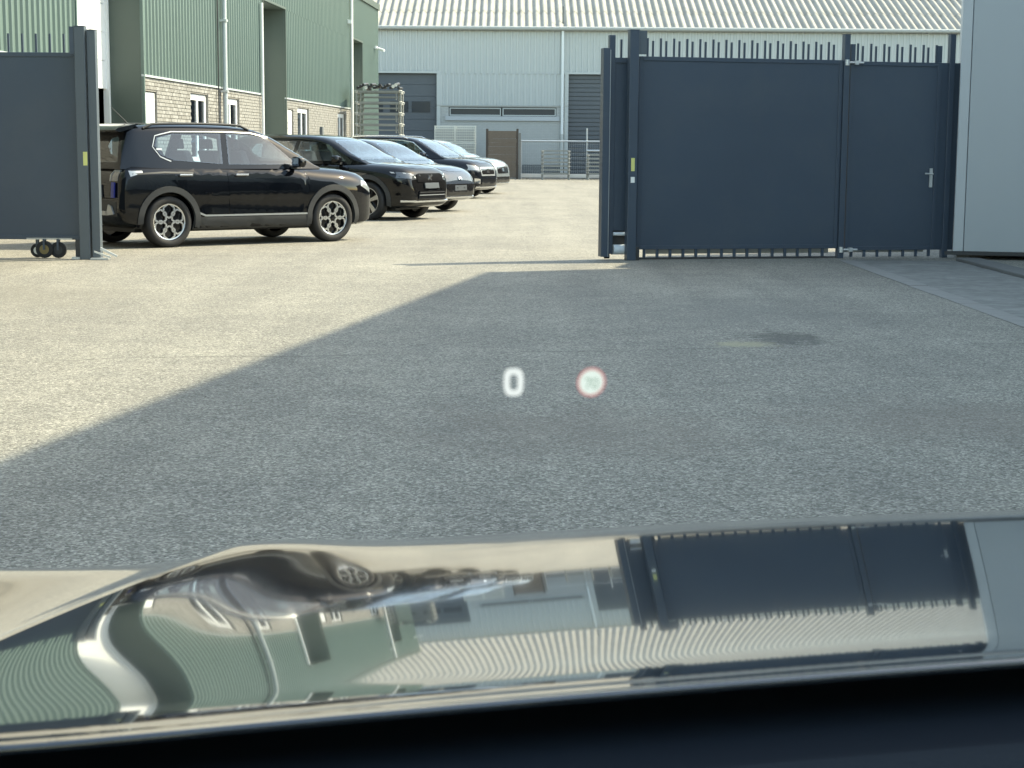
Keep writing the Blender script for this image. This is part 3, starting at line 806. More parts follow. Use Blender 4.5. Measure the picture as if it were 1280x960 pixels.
wb_proto = None
for cx, side in ((-3.66, 'left'), (-2.70, 'right')):
    for lvl, (z, nm) in enumerate(((0.10, 'bottom'), (0.88, 'middle'), (1.66, 'top'))):
        if wb_proto is None:
            wb_proto = thing('wire_crate', 'x', 'crate', (0, 0, 0), 0, 'pale wire crates by the far wall')
            fr = MB()
            for x in (0.0, 0.90):
                for y in (0.0, 0.85): fr.box(x, x + 0.045, y, y + 0.045, 0, 0.76)
            for z0 in (0.0, 0.71):
                for y in (0.005, 0.855): fr.box(0.046, 0.899, y, y + 0.035, z0, z0 + 0.045)
                for x in (0.005, 0.905): fr.box(x, x + 0.035, 0.046, 0.849, z0, z0 + 0.045)
            fr.build('frame', 'mesh_crate', wb_proto)
            ms = MB()
            for k in range(1, 6):
                for y in (0.02, 0.87): ms.box(0.046, 0.899, y, y + 0.014, k * 0.122, k * 0.122 + 0.030)
                for x in (0.02, 0.92): ms.box(x, x + 0.012, 0.046, 0.849, k * 0.122, k * 0.122 + 0.022)
            for k in range(1, 9):
                for y in (0.018, 0.868): ms.box(k * 0.103, k * 0.103 + 0.014, y, y + 0.008, 0.046, 0.709)
            ms.build('wire_mesh', 'mesh_crate', wb_proto)
            MB().box(0.05, 0.89, 0.05, 0.84, 0.05, 0.60).build('contents', 'grey_mortar', wb_proto)
            c = wb_proto
        else: c = copy_tree(wb_proto)
        c.location = (cx, 78.3, z); c['label'] = 'pale wire crate, %s of the %s stack against the far brick wall' % (nm, side)
        if lvl == 0:
            for x in (0.0, 0.85): MB().box(x, x + 0.09, 0, 0.9, -0.10, -0.001).build('runner', 'weathered_wood', c)
for c in [o for o in COL.objects if o.name.startswith('wire_crate')]:
    if c.location.z > 0.2:
        for ch in list(c.children):
            if ch.name.startswith('runner'): bpy.data.objects.remove(ch)

WF = thing('mesh_fence', 'thin galvanised mesh fence with a top rail before the far doors', 'fence', (0, 79.3, 0))
for x in (0.35, 3.42, 6.5):
    MB().cyl((x, 0, 0), (x, 0, 2.36 if x == 3.42 else 1.8), 0.035, n=8).build('post', 'galv', WF, smooth=True)
MB().cyl((0.35, -0.04, 1.75), (6.5, -0.04, 1.75), 0.035, n=8).build('top_rail', 'galv', WF, smooth=True)
MB().cyl((3.42, -0.05, 1.32), (6.5, -0.05, 1.32), 0.045, n=8).build('mid_rail', 'galv', WF, smooth=True)
wm = MB()
for i in range(60): wm.box(0.4 + i * 0.1, 0.404 + i * 0.1, 0.0, 0.004, 0.1, 1.72)
for i in range(8): wm.box(0.38, 6.45, 0.005, 0.009, 0.15 + i * 0.21, 0.154 + i * 0.21)
wm.build('wire_mesh', 'galv', WF)
BM = thing('low_barrier', 'low white beam on the ground before the far fence', 'barrier', (0, 78.9, 0))
MB().box(0.3, 7.2, 0, 0.14, 0.06, 0.24).build('beam', 'white_beam', BM, bevel=0.01)
for x in (0.6, 3.2, 5.8): MB().box(x, x + 0.12, 0.02, 0.12, 0, 0.058).build('foot', 'rack_dark', BM)

# ------------------------------------------------------------------ parked cars
def eval_mesh(o):
    dg = bpy.context.evaluated_depsgraph_get()
    return bpy.data.meshes.new_from_object(o.evaluated_get(dg))

def loft(sections, close_ends=True, ring=True):
    v = []; f = []; n = len(sections[0])
    for s in sections: v += s
    for i in range(len(sections) - 1):
        for j in range(n - (0 if ring else 1)):
            k = (j + 1) % n
            f.append((i * n + j, i * n + k, (i + 1) * n + k, (i + 1) * n + j))
    if close_ends and ring:
        f.append(tuple(reversed(range(n)))); f.append(tuple(range((len(sections) - 1) * n, len(sections) * n)))
    return v, f

def patch(bvh, poly, axis, sign, off, maxlen=0.09, thick=0.012):
    """Fill a flat polygon, lay it on the body by rays along one axis, lift it by off and give it a rim going inwards."""
    bm = bmesh.new()
    if isinstance(poly, dict):          # a band between two rails
        up, dn = poly['up'], poly['dn']
        n = len(up); rails = [[bm.verts.new((u[0] + (d[0] - u[0]) * t / 2, u[1] + (d[1] - u[1]) * t / 2, 0)) for u, d in zip(up, dn)] for t in range(3)]
        for t in range(2):
            for i in range(n - 1): bm.faces.new((rails[t][i], rails[t][i + 1], rails[t + 1][i + 1], rails[t + 1][i]))
    else:
        vs = [bm.verts.new((a, b, 0)) for a, b in poly]
        bm.faces.new(vs)
        bmesh.ops.triangulate(bm, faces=bm.faces[:])
        for _ in range(6):
            es = [e for e in bm.edges if e.calc_length() > maxlen]
            if not es: break
            bmesh.ops.subdivide_edges(bm, edges=es, cuts=1)
            bmesh.ops.triangulate(bm, faces=bm.faces[:])
    nrm = {}
    for v in bm.verts:
        a, b = v.co.x, v.co.y
        if axis == 'y': o, d = Vector((a, sign * 3, b)), Vector((0, -sign, 0))
        elif axis == 'x': o, d = Vector((sign * 5, a, b)), Vector((-sign, 0, 0))
        else: o, d = Vector((a, b, 4)), Vector((0, 0, -1))
        p, n, _, _ = bvh.ray_cast(o, d)
        if p is None: p, n, _, _ = bvh.find_nearest(o + d * 2.2)
        if n.dot(d) > 0: n = -n
        v.co = p + n * off; nrm[v] = n
    be = [e for e in bm.edges if e.is_boundary]
    nn = {v: n.copy() for v, n in nrm.items()}
    ret = bmesh.ops.extrude_edge_only(bm, edges=be)
    newv = [g for g in ret['geom'] if isinstance(g, bmesh.types.BMVert)]
    for v in newv:
        best = min(nn, key=lambda q: (q.co - v.co).length_squared) if len(nn) < 4000 else None
        v.co -= nn[best] * thick
    bmesh.ops.recalc_face_normals(bm, faces=bm.faces)
    me = bpy.data.meshes.new('patch'); bm.to_mesh(me); bm.free()
    return me

def strip_poly(pts, w):
    """Turn a polyline into a closed band polygon of width w."""
    up, dn = [], []
    fine = [pts[0]]
    for a, b in zip(pts, pts[1:]):
        k = max(1, int(math.hypot(b[0] - a[0], b[1] - a[1]) / 0.08))
        fine += [(a[0] + (b[0] - a[0]) * j / k, a[1] + (b[1] - a[1]) * j / k) for j in range(1, k + 1)]
    pts = fine
    for i, p in enumerate(pts):
        a = Vector(pts[max(0, i - 1)]); b = Vector(pts[min(len(pts) - 1, i + 1)])
        t = (b - a).normalized(); n = Vector((-t.y, t.x)) * (w / 2)
        up.append((p[0] + n.x, p[1] + n.y)); dn.append((p[0] - n.x, p[1] - n.y))
    return {'up': up, 'dn': dn}

def arc_band(cx, cz, r0, r1, a0, a1, n=24):
    P = lambda r, i: (cx + r * math.cos(R(a0 + (a1 - a0) * i / n)), cz + r * math.sin(R(a0 + (a1 - a0) * i / n)))
    return {'up': [P(r1, i) for i in range(n + 1)], 'dn': [P(r0, i) for i in range(n + 1)]}

def wheel(parent, x, y, r, side, style, steer=0.0):
    w = thing('wheel', None, None, (x, y, r), steer, parent=parent)
    hw, rr = 0.108, r * 0.735
    prof = [(rr, -hw * 0.9), (rr + 0.02, -hw), (r * 0.93, -hw), (r * 0.985, -hw * 0.82), (r, -hw * 0.5), (r, hw * 0.5), (r * 0.985, hw * 0.82), (r * 0.93, hw), (rr + 0.02, hw), (rr, hw * 0.9)]
    MB().lathe(prof, 40).build('tyre', 'rubber', w, smooth=50)
    s = side
    dish = [(0.0, s * 0.035), (rr * 0.93, s * 0.035), (rr * 0.97, s * 0.088), (rr, s * 0.092), (rr, -s * 0.09)]
    rim = MB().lathe(dish, 36).build('rim', 'rim_black', w, smooth=40)
    k = MB()
    def bar(p, q, wd, y0, y1):
        p, q = Vector(p), Vector(q); t = (q - p).normalized(); n = Vector((-t.y, t.x)) * wd / 2
        k.prism_y([tuple(p + n), tuple(q + n), tuple(q - n), tuple(p - n)], y0, y1)
    if style == 'hex':
        for i in range(6):
            a = R(60 * i + 30); c = Vector((math.cos(a), math.sin(a))) * (rr * 0.575); hr = rr * 0.37
            pts = [c + Vector((math.cos(a + R(60 * j)), math.sin(a + R(60 * j)))) * hr * (1.12 if j == 0 else 1.0) for j in range(6)]
            for j in range(6): bar(pts[j], pts[(j + 1) % 6], rr * 0.095, s * 0.060, s * 0.084)
        k.lathe([(rr * 0.90, s * 0.07), (rr * 0.955, s * 0.07), (rr * 0.955, s * 0.09), (rr * 0.90, s * 0.085)], 36)
    else:
        nsp = 5
        for i in range(nsp):
            a = R(360 / nsp * i + 20); d = Vector((math.cos(a), math.sin(a))); n = Vector((-d.y, d.x))
            k.prism_y([tuple(d * rr * 0.12 + n * rr * 0.10), tuple(d * rr * 0.92 + n * rr * 0.17), tuple(d * rr * 0.92 - n * rr * 0.17), tuple(d * rr * 0.12 - n * rr * 0.10)], s * 0.055, s * 0.080)
        k.lathe([(rr * 0.91, s * 0.07), (rr * 0.97, s * 0.07), (rr * 0.97, s * 0.092), (rr * 0.91, s * 0.088)], 36)
    k.build('rim_spokes', 'silver', w)
    MB().lathe([(0, s * 0.09), (rr * 0.12, s * 0.088), (rr * 0.14, s * 0.06)], 16).build('hub_cap', 'rim_black', w)
    return w

def build_car(name, label, loc, heading, S):
    car = thing(name, label, 'car', loc, heading, 'cars parked in front of the green warehouse')
    top, bot, plan, roof = pchip(S['top']), pchip(S['bot']), pchip(S['plan']), pchip(S['roof'])
    W, L2, r = S['W'], S['L'] / 2, S['r']
    xa, xb = S['top'][0][0], S['top'][-1][0]
    xs = sorted(set([round(xa + (xb - xa) * i / 40, 4) for i in range(41)] + [xa + 0.01, xa + 0.03, xa + 0.07, xb - 0.07, xb - 0.03, xb - 0.01]))
    secs = []
    for x in xs:
        zt, zb, w = top(x), bot(x), W * plan(x); h = zt - zb
        hood = min(1, max(0, (x - 0.55) / 0.7)); cr = 0.045 * hood + 0.01
        half = [(0.0, zb), (w * 0.55, zb), (w * 0.86, zb + 0.01), (w * 0.955, zb + h * 0.06), (w * 0.985, zb + h * 0.18), (w * 0.985, zb + h * 0.34), (w * 0.990, zb + h * 0.48), (w * 0.998, zb + h * 0.62),
                (w * 1.0, zb + h * 0.72), (w * 0.985, zb + h * 0.82), (w * (0.965 - 0.02 * hood), zb + h * 0.90), (w * (0.93 - 0.05 * hood), zb + h * 0.965), (w * (0.86 - 0.05 * hood), zt + cr * 0.15), (w * 0.6, zt + cr * 0.6), (w * 0.3, zt + cr * 0.92), (0.0, zt + cr)]
        ring = [(x, -y, z) for y, z in half] + [(x, y, z) for y, z in half[::-1][1:-1]]
        secs.append(ring)
    v, f = loft(secs)
    gx0, gx1 = S['roof'][0][0], S['roof'][-1][0]
    gsec = []
    gxs = sorted(set([round(gx0 + (gx1 - gx0) * i / 34, 4) for i in range(35)] + [gx0 + 0.02, gx0 + 0.05]))
    gw = pchip(S['gw'])
    zbelt = S['belt'] - 0.03
    for x in gxs:
        zr = roof(x); h = max(zr - zbelt, 0.02); wb = gw(x); kk = min(1.0, h / 0.35)
        yt = wb - (wb - S['roofw'] * wb / gw(0)) * min(1, h / (S['H'] - zbelt))
        half = [(wb, zbelt), (wb + (yt - wb) * 0.33, zbelt + (h - 0.10 * kk) * 0.33), (wb + (yt - wb) * 0.66, zbelt + (h - 0.10 * kk) * 0.66), (yt, zbelt + h - 0.10 * kk), (yt - 0.025 * kk, zbelt + h - 0.055 * kk),
                (yt - 0.075 * kk, zbelt + h - 0.022 * kk), (yt * 0.72, zbelt + h - 0.002), (yt * 0.4, zbelt + h + 0.008 * kk), (0.0, zbelt + h + 0.012 * kk)]
        gsec.append([(x, -y, z) for y, z in half] + [(x, y, z) for y, z in half[::-1][1:]])
    gv, gf = loft(gsec, close_ends=False, ring=False)
    n = len(gsec[0])
    gf.append(tuple(range(n))); gf.append(tuple(reversed(range((len(gsec) - 1) * n, len(gsec) * n))))
    def m_of(vv, ff, nm):
        q = MB(); q.v = vv; q.f = ff; return q.mesh(nm)
    lower, green = m_of(v, f, 'body'), m_of(gv, gf, 'cabin')
    off = len(v)
    bvh = BVHTree.FromPolygons(v + gv, f + [tuple(i + off for i in q) for q in gf])
    bvl = BVHTree.FromPolygons(v, f)
    tmp = []
    def temp(me):
        o = bpy.data.objects.new('tmp', me); COL.objects.link(o); tmp.append(o); return o
    def cut(me, cutters, solid=0.0):
        o = temp(me)
        if solid:
            sm = o.modifiers.new('s', 'SOLIDIFY'); sm.thickness = solid; sm.offset = -1
        for c in cutters:
            b = o.modifiers.new('b', 'BOOLEAN'); b.operation = 'DIFFERENCE'; b.solver = 'EXACT'; b.object = temp(c)
        bpy.context.view_layer.update()
        return eval_mesh(o)
    arches = []
    for x in (S['xf'], S['xr']):
        for s in (-1, 1): arches.append(MB().cyl((x, s * 0.52, r + 0.01), (x, s * 1.4, r + 0.01), r + 0.055, n=36).mesh('arch'))
    body = cut(lower, arches)
    cuts = [MB().prism_y(p, -1.4, 1.4).mesh('c') for p in S['side_glass']]
    def prism_x(poly, x0, x1):
        q = MB(); k = len(poly); q.v = [(x0, a, b) for a, b in poly] + [(x1, a, b) for a, b in poly]
        q.f = [tuple(range(k)), tuple(reversed(range(k, 2 * k)))] + [(i, k + i, k + (i + 1) % k, (i + 1) % k) for i in range(k)]
        return q.mesh('c')
    def inset(p, d):
        c = Vector((sum(a for a, b in p) / len(p), sum(b for a, b in p) / len(p)))
        return [tuple(c + (Vector(q) - c) * (1 - d)) for q in p]
    cuts = [MB().prism_y(inset(p, 0.05), -1.4, 1.4).mesh('c') for p in S['side_glass']]
    cuts.append(prism_x(inset(S['front_glass'], 0.05), 0.05, 3)); cuts.append(prism_x(inset(S['rear_glass'], 0.05), -3, -0.9))
    cabin = cut(green, cuts, 0.045)
    for o in tmp: bpy.data.objects.remove(o)
    bo = link('body', body, S['paint'], car, smooth=32)
    co = link('cabin', cabin, S['paint'], car, smooth=32)
    bf = MB()   # floor at the belt keeps light out of the shell; seats and dashboard stand on it
    P = lambda nm, poly, ax, sg, m, off=0.003, parent=car, ml=0.09, th=0.012: link(nm, patch(bvh, poly, ax, sg, off, ml, th), m, parent, smooth=40)
    for p in S['side_glass']:
        for s in (-1, 1): P('side_window', p, 'y', s, 'car_glass')
    P('windscreen', S['front_glass'], 'x', 1, 'car_glass'); P('rear_window', S['rear_glass'], 'x', -1, 'car_glass')
    # interior
    for sx, ys in ((0.05, (-0.36, 0.36)), (-0.85, (-0.38, 0.38))):
        for y in ys:
            st = MB(); st.prism_y([(sx, 0.98), (sx + 0.16, 0.98), (sx + 0.02, S['belt'] + 0.22), (sx - 0.10, S['belt'] + 0.22)], y - 0.22, y + 0.22)
            so = st.build('seat_back', 'seat_dark', car, bevel=0.03)
            MB().prism_y([(sx - 0.11, S['belt'] + 0.24), (sx - 0.01, S['belt'] + 0.24), (sx - 0.03, S['belt'] + 0.38), (sx - 0.12, S['belt'] + 0.38)], y - 0.12, y + 0.12).build('headrest', 'seat_dark', so, bevel=0.02)
    q = MB(); 
    for i in range(20):
        a, b2 = R(18 * i), R(18 * i + 18)
        q.cyl((0.52 + 0.07 * math.sin(a), 0.36 + 0.18 * math.cos(a), S['belt'] - 0.0 + 0.16 * math.sin(a)), (0.52 + 0.07 * math.sin(b2), 0.36 + 0.18 * math.cos(b2), S['belt'] + 0.16 * math.sin(b2)), 0.014, n=6)
    q.build('steering_wheel', 'seat_dark', car)
    # doors, handles, mirrors, cladding
    for s in (-1, 1):
        for p, hx in zip(S['doors'], S['handles']):
            d = link('door', patch(bvl, p, 'y', s, 0.004, 0.12, 0.02), S['paint'], car, smooth=40)
            hz = S['belt'] - 0.11; pt_, nn_, _, _ = bvl.ray_cast(Vector((hx, s * 3, hz)), Vector((0, -s, 0)))
            y = pt_.y + s * 0.03
            MB().box(hx - 0.10, hx + 0.10, y - 0.010, y + 0.010, hz - 0.014, hz + 0.014).box(hx - 0.09, hx - 0.06, y - s * 0.03 - 0.012, y, hz - 0.01, hz + 0.01).build('handle', S.get('handle_mat', 'silver'), d, bevel=0.006)
        # door mirror
        mx, mz = S['mirror']; pt_, _, _, _ = bvh.ray_cast(Vector((mx, s * 3, mz - 0.06)), Vector((0, -s, 0)))
        y = pt_.y
        m = MB(); a = s
        m.v = []
        ring = []
        for yy, sc_ in ((0.06, 0.7), (0.10, 0.95), (0.17, 1.0), (0.24, 0.9), (0.265, 0.6)):
            ring.append([(mx + sc_ * u, y + a * yy, mz + sc_ * t) for u, t in ((-0.06, -0.07), (0.05, -0.07), (0.09, -0.02), (0.08, 0.05), (0.03, 0.08), (-0.06, 0.08))])
        mv, mf = loft(ring); m.v, m.f = mv, mf
        mo = m.build('mirror', S['paint'], car, smooth=50)
        MB().box(mx - 0.03, mx + 0.03, min(y - a * 0.02, y + a * 0.08), max(y - a * 0.02, y + a * 0.08), mz - 0.09, mz - 0.05).build('mirror_arm', 'cladding_black', mo)
        MB().box(mx - 0.064, mx - 0.056, min(y + a * 0.09, y + a * 0.24), max(y + a * 0.09, y + a * 0.24), mz - 0.05, mz + 0.06).build('mirror_glass', 'chrome', mo)
        if S.get('cladding', True):
            for x in (S['xf'], S['xr']):
                P('arch_trim', arc_band(x, r + 0.01, r + 0.045, r + 0.125, -12, 192), 'y', s, 'cladding_black', 0.018, ml=0.10, th=0.05)
            P('sill_trim', [(S['xr'] + r + 0.03, 0.24), (S['xf'] - r - 0.03, 0.24), (S['xf'] - r - 0.03, 0.40), (S['xr'] + r + 0.14, 0.40), (S['xr'] + r + 0.03, 0.47)], 'y', s, 'cladding_black', 0.012, ml=0.15, th=0.03)
            P('sill_strip', strip_poly([(S['xr'] + r + 0.06, 0.475), (S['xr'] + r + 0.2, 0.42), (S['xf'] - r - 0.05, 0.42)], 0.024), 'y', s, 'satin_silver', 0.016, th=0.012)
        for nm, poly, m in S.get('side_extra', []): P(nm, poly, 'y', s, m, 0.007)
    for nm, poly, m in S.get('front', []): P(nm, poly, 'x', 1, m, 0.005 + 0.0025 * S['front'].index((nm, poly, m)), th=0.02, ml=0.07)
    for nm, poly, m in S.get('rear', []): P(nm, poly, 'x', -1, m, 0.005 + 0.0025 * S['rear'].index((nm, poly, m)), th=0.02, ml=0.07)
    P('bonnet', S['bonnet'], 'z', 1, S['paint'], 0.004, ml=0.12)
    if S.get('rails'):
        for s in (-1, 1):
            pts = []
            for i in range(13):
                x = S['rails'][0] + (S['rails'][1] - S['rails'][0]) * i / 12
                p_, _, _, _ = bvh.ray_cast(Vector((x, s * (S['roofw'] - 0.045), 3)), Vector((0, 0, -1)))
                lift = 0.045 * min(1, i / 1.0, (12 - i) / 1.0) + 0.005
                pts.append((x, s * (S['roofw'] - 0.045), p_.z + lift))
            MB().tube(pts, 0.018, 8).build('roof_rail', S['rail_mat'], car, smooth=60)
    un = MB().box(S['xr'] - 0.3, S['xf'] + 0.35, -W * 0.50, W * 0.50, 0.19, 0.42).build('underbody', 'cladding_black', car)
    for x in (S['xf'], S['xr']):
        for s in (-1, 1): wheel(car, x, s * (W - 0.125), r, s, S['style'], S.get('steer', 0) if x > 0 else 0)
    return car, bvh, P

def mir(half):   # mirror a list of (y, z) points to the full outline
    return half + [(-y, z) for y, z in half[::-1]]

def base_spec(L=4.39, W=0.90, H=1.655, r=0.345, belt=1.08, paint='paint_black', nose=1.0, hz=1.0):
    s = L / 4.39; d = dict(L=L, W=W, H=H, r=r, paint=paint, style='hex')
    d['xf'], d['xr'] = 1.34 * s, -1.33 * s
    X = lambda k: [(x * s, z) for x, z in k]
    d['top'] = X([(-2.195, 0.66), (-2.18, 0.88), (-2.12, 1.0), (-1.95, belt), (-1.0, belt), (0.0, belt - 0.015), (0.85, belt - 0.03), (1.1, belt - 0.04 * hz), (1.5, belt - 0.062 * hz), (1.85, belt - 0.105 * hz), (2.03, belt - 0.165 * hz), (2.12, belt - 0.26 * hz), (2.17, belt - 0.38), (2.195, belt - 0.52)])
    d['bot'] = X([(-2.195, 0.46), (-2.15, 0.34), (-1.95, 0.27), (-1.0, 0.21), (1.0, 0.21), (1.9, 0.23), (2.12, 0.28), (2.195, 0.40)])
    d['plan'] = X([(-2.195, 0.78), (-2.13, 0.90), (-1.9, 0.965), (-1.3, 0.995), (0.0, 1.0), (1.2, 1.0), (1.65, 0.975), (1.95, 0.90), (2.1, 0.80), (2.17, 0.70), (2.195, 0.60)])
    d['belt'] = belt
    d['roof'] = X([(-2.12, belt - 0.03), (-2.06, belt + 0.16), (-1.93, H - 0.14), (-1.84, H - 0.045), (-1.6, H - 0.015), (-0.9, H), (-0.3, H - 0.008), (0.15, H - 0.045), (0.45, H - 0.145), (0.80, H - 0.345), (1.07, belt + 0.07), (1.22, belt - 0.045)])
    d['gw'] = X([(-2.12, W * 0.80), (-1.8, W * 0.87), (-1.2, W * 0.915), (0.0, W * 0.925), (0.6, W * 0.90), (1.22, W * 0.80)])
    d['roofw'] = W * 0.70
    d['side_glass'] = [X([(-0.36, belt + 0.03), (0.80, belt + 0.03), (0.70, belt + 0.11), (0.36, H - 0.19), (0.10, H - 0.137), (-0.30, H - 0.125)]),
                       X([(-1.19, belt + 0.085), (-0.45, belt + 0.035), (-0.39, H - 0.125), (-1.15, H - 0.135), (-1.40, H - 0.185), (-1.46, H - 0.30), (-1.38, belt + 0.16)])]
    d['front_glass'] = mir([(0.66, belt + 0.06), (0.63, belt + 0.13), (0.525, H - 0.135), (0.45, H - 0.10)])
    d['rear_glass'] = mir([(0.60, belt + 0.06), (0.58, belt + 0.14), (0.49, H - 0.20), (0.42, H - 0.165)])
    d['doors'] = [X([(-0.40, 0.44), (0.80, 0.44), (0.90, 0.60), (0.93, 0.9), (0.88, belt - 0.01), (-0.42, belt - 0.01)]),
                  X([(-0.99, 0.60), (-0.84, 0.44), (-0.415, 0.44), (-0.435, belt - 0.01), (-1.25, belt - 0.01), (-1.22, 0.86)])]
    d['handles'] = [-0.20 * s, -1.08 * s]
    d['mirror'] = (0.70 * s, belt + 0.06)
    d['bonnet'] = X([(1.10, -0.60), (1.75, -0.58), (1.98, -0.50), (2.05, -0.3), (2.07, 0), (2.05, 0.3), (1.98, 0.50), (1.75, 0.58), (1.10, 0.60), (1.18, 0.3), (1.20, 0), (1.18, -0.3)])
    return d

# 1: black compact crossover nearest the gate, side and tail towards us
S1 = base_spec()
S1.update(rails=(-1.55, 0.1), rail_mat='cladding_black')
b = S1['belt']
S1['side_extra'] = [('window_trim', strip_poly([(0.38, 1.655 - 0.172), (0.10, 1.655 - 0.114), (-0.35, 1.655 - 0.10), (-1.15, 1.655 - 0.108), (-1.42, 1.655 - 0.165), (-1.50, 1.655 - 0.31), (-1.40, b + 0.135), (-1.24, b + 0.07)], 0.013), 'satin_silver'),
                    ('quarter_badge', [(-1.44, 1.30), (-1.34, 1.30), (-1.34, 1.325), (-1.44, 1.325)], 'satin_silver'),
                    ('tail_lamp', [(-2.02, b - 0.13), (-1.80, b - 0.08), (-1.80, b - 0.055), (-2.03, b - 0.055)], 'satin_silver'),
                    ('side_crease', strip_poly([(-1.98, b - 0.10), (-1.4, b - 0.075), (-0.95, b - 0.085)], 0.022), 'cladding_black'),
                    ('headlamp', [(1.86, 0.80), (2.08, 0.70), (2.10, 0.76), (1.98, 0.86), (1.88, 0.88)], 'lens'),
                    ('door_cladding', strip_poly([(-0.75, 0.60), (-0.55, 0.66), (0.75, 0.64)], 0.05), 'paint_black')]
S1['rear'] = [('bumper_trim', mir([(0.70, 0.43), (0.70, 0.62), (0.45, 0.64)]), 'cladding_black'),
              ('tail_lamp', [(0.73, b - 0.19), (0.56, b - 0.19), (0.56, b - 0.06), (0.71, b - 0.06)], 'lens_dark'), ('tail_lamp', [(-0.73, b - 0.19), (-0.71, b - 0.06), (-0.56, b - 0.06), (-0.56, b - 0.19)], 'lens_dark'),
              ('lamp_bar', strip_poly([(0.70, b - 0.055), (0.54, b - 0.055), (0.525, b - 0.12), (0.54, b - 0.19)], 0.03), 'satin_silver'), ('lamp_bar', strip_poly([(-0.70, b - 0.055), (-0.54, b - 0.055), (-0.525, b - 0.12), (-0.54, b - 0.19)], 0.03), 'satin_silver'),
              ('plate_recess', mir([(0.34, 0.67), (0.30, 0.84)]), 'cladding_black'), ('number_plate', [(-0.26, 0.70), (0.26, 0.70), (0.26, 0.81), (-0.26, 0.81)], 'plate_yellow'),
              ('emblem', strip_poly([(-0.10, 0.92), (0.0, 0.965), (0.10, 0.92)], 0.03), 'chrome'),
              ('skid_plate', mir([(0.44, 0.44), (0.44, 0.49)]), 'satin_silver'), ('skid_plate', [(0.46, 0.44), (0.66, 0.46), (0.60, 0.56), (0.52, 0.58)], 'satin_silver'), ('skid_plate', [(-0.46, 0.44), (-0.52, 0.58), (-0.60, 0.56), (-0.66, 0.46)], 'satin_silver'),
              ('sticker', [(-0.69, 0.67), (-0.61, 0.67), (-0.61, 0.87), (-0.69, 0.87)], 'blue_sticker')]
# shorter tail: everything behind the rear axle is drawn in
tail = lambda x: x if x > -1.34 else -1.34 + (x + 1.34) * 0.80
for k in ('top', 'bot', 'plan', 'roof', 'gw'): S1[k] = [(tail(x), z) for x, z in S1[k]]
S1['plan'] = [(x, w if i > 2 else (0.86, 0.94, 0.975)[i]) for i, (x, w) in enumerate(S1['plan'])]
S1['side_glass'] = [[(tail(x), z) for x, z in p] for p in S1['side_glass']]
S1['side_extra'] = [(n, {k: [(tail(x), z) for x, z in p[k]] for k in p} if isinstance(p, dict) else [(tail(x), z) for x, z in p], m) for n, p, m in S1['side_extra']]
hd = R(41)
car1, bv1, P1c = build_car('parked_car', 'black compact crossover with hexagon-pattern alloy wheels, nearest the open gate', (-4.19, 24.22, 0), hd, S1)
# roof spoiler and rod aerial
sp = MB(); ssec = []
for y, sx in ((-0.56, 0.0), (-0.4, 0.04), (0, 0.06), (0.4, 0.04), (0.56, 0.0)):
    ssec.append([(-1.58, y, 1.655), (-1.90 - sx, y, 1.590), (-1.94 - sx, y, 1.56), (-1.88 - sx, y, 1.535), (-1.70, y, 1.58)])
sp.v, sp.f = loft(ssec); sp.build('roof_spoiler', 'paint_black', car1, smooth=35)
MB().cyl((-1.45, 0, 1.655), (-1.70, 0, 1.88), 0.007, 0.004, n=6).build('aerial', 'cladding_black', car1)

# 2: black crossover, front three quarter
S2 = base_spec(L=4.45, W=0.925, H=1.60, belt=1.07, r=0.36, paint='paint_soft_black', hz=0.8)
S2.update(style='five', handle_mat='paint_soft_black', steer=R(-6))
S2['front'] = [('headlamp', [(0.84, 0.80), (0.50, 0.77), (0.50, 0.85), (0.80, 0.91)], 'lens_dark'), ('headlamp', [(-0.84, 0.80), (-0.80, 0.91), (-0.50, 0.85), (-0.50, 0.77)], 'lens_dark'),
               ('lamp_strip', strip_poly([(0.84, 0.895), (0.62, 0.87), (0.52, 0.80)], 0.025), 'lens'), ('lamp_strip', strip_poly([(-0.84, 0.895), (-0.62, 0.87), (-0.52, 0.80)], 0.025), 'lens'),
               ('grille_panel', mir([(0.47, 0.72), (0.48, 0.86), (0.40, 0.88)]), 'rim_black'), ('emblem', strip_poly([(-0.10, 0.76), (0.0, 0.80), (0.10, 0.85)], 0.035), 'chrome'), ('emblem', strip_poly([(0.04, 0.755), (-0.03, 0.79), (-0.02, 0.85)], 0.035), 'chrome'), ('emblem_lamp', [(-0.40, 0.83), (-0.36, 0.82), (-0.345, 0.85), (-0.38, 0.865)], 'chrome'),
               ('lower_grille', mir([(0.50, 0.41), (0.46, 0.56)]), 'rim_black'), ('grille_bar', mir([(0.48, 0.47), (0.48, 0.485)]), 'satin_silver'), ('grille_bar', mir([(0.47, 0.525), (0.47, 0.535)]), 'cladding_black'),
               ('bumper_lip', mir([(0.80, 0.355), (0.80, 0.385)]), 'silver'), ('number_plate', mir([(0.26, 0.60), (0.26, 0.70)]), 'plate_dark')]
build_car('parked_car', 'black crossover with five-spoke alloy wheels, second car from the gate', (-3.55, 33.3, 0), -R(27), S2)

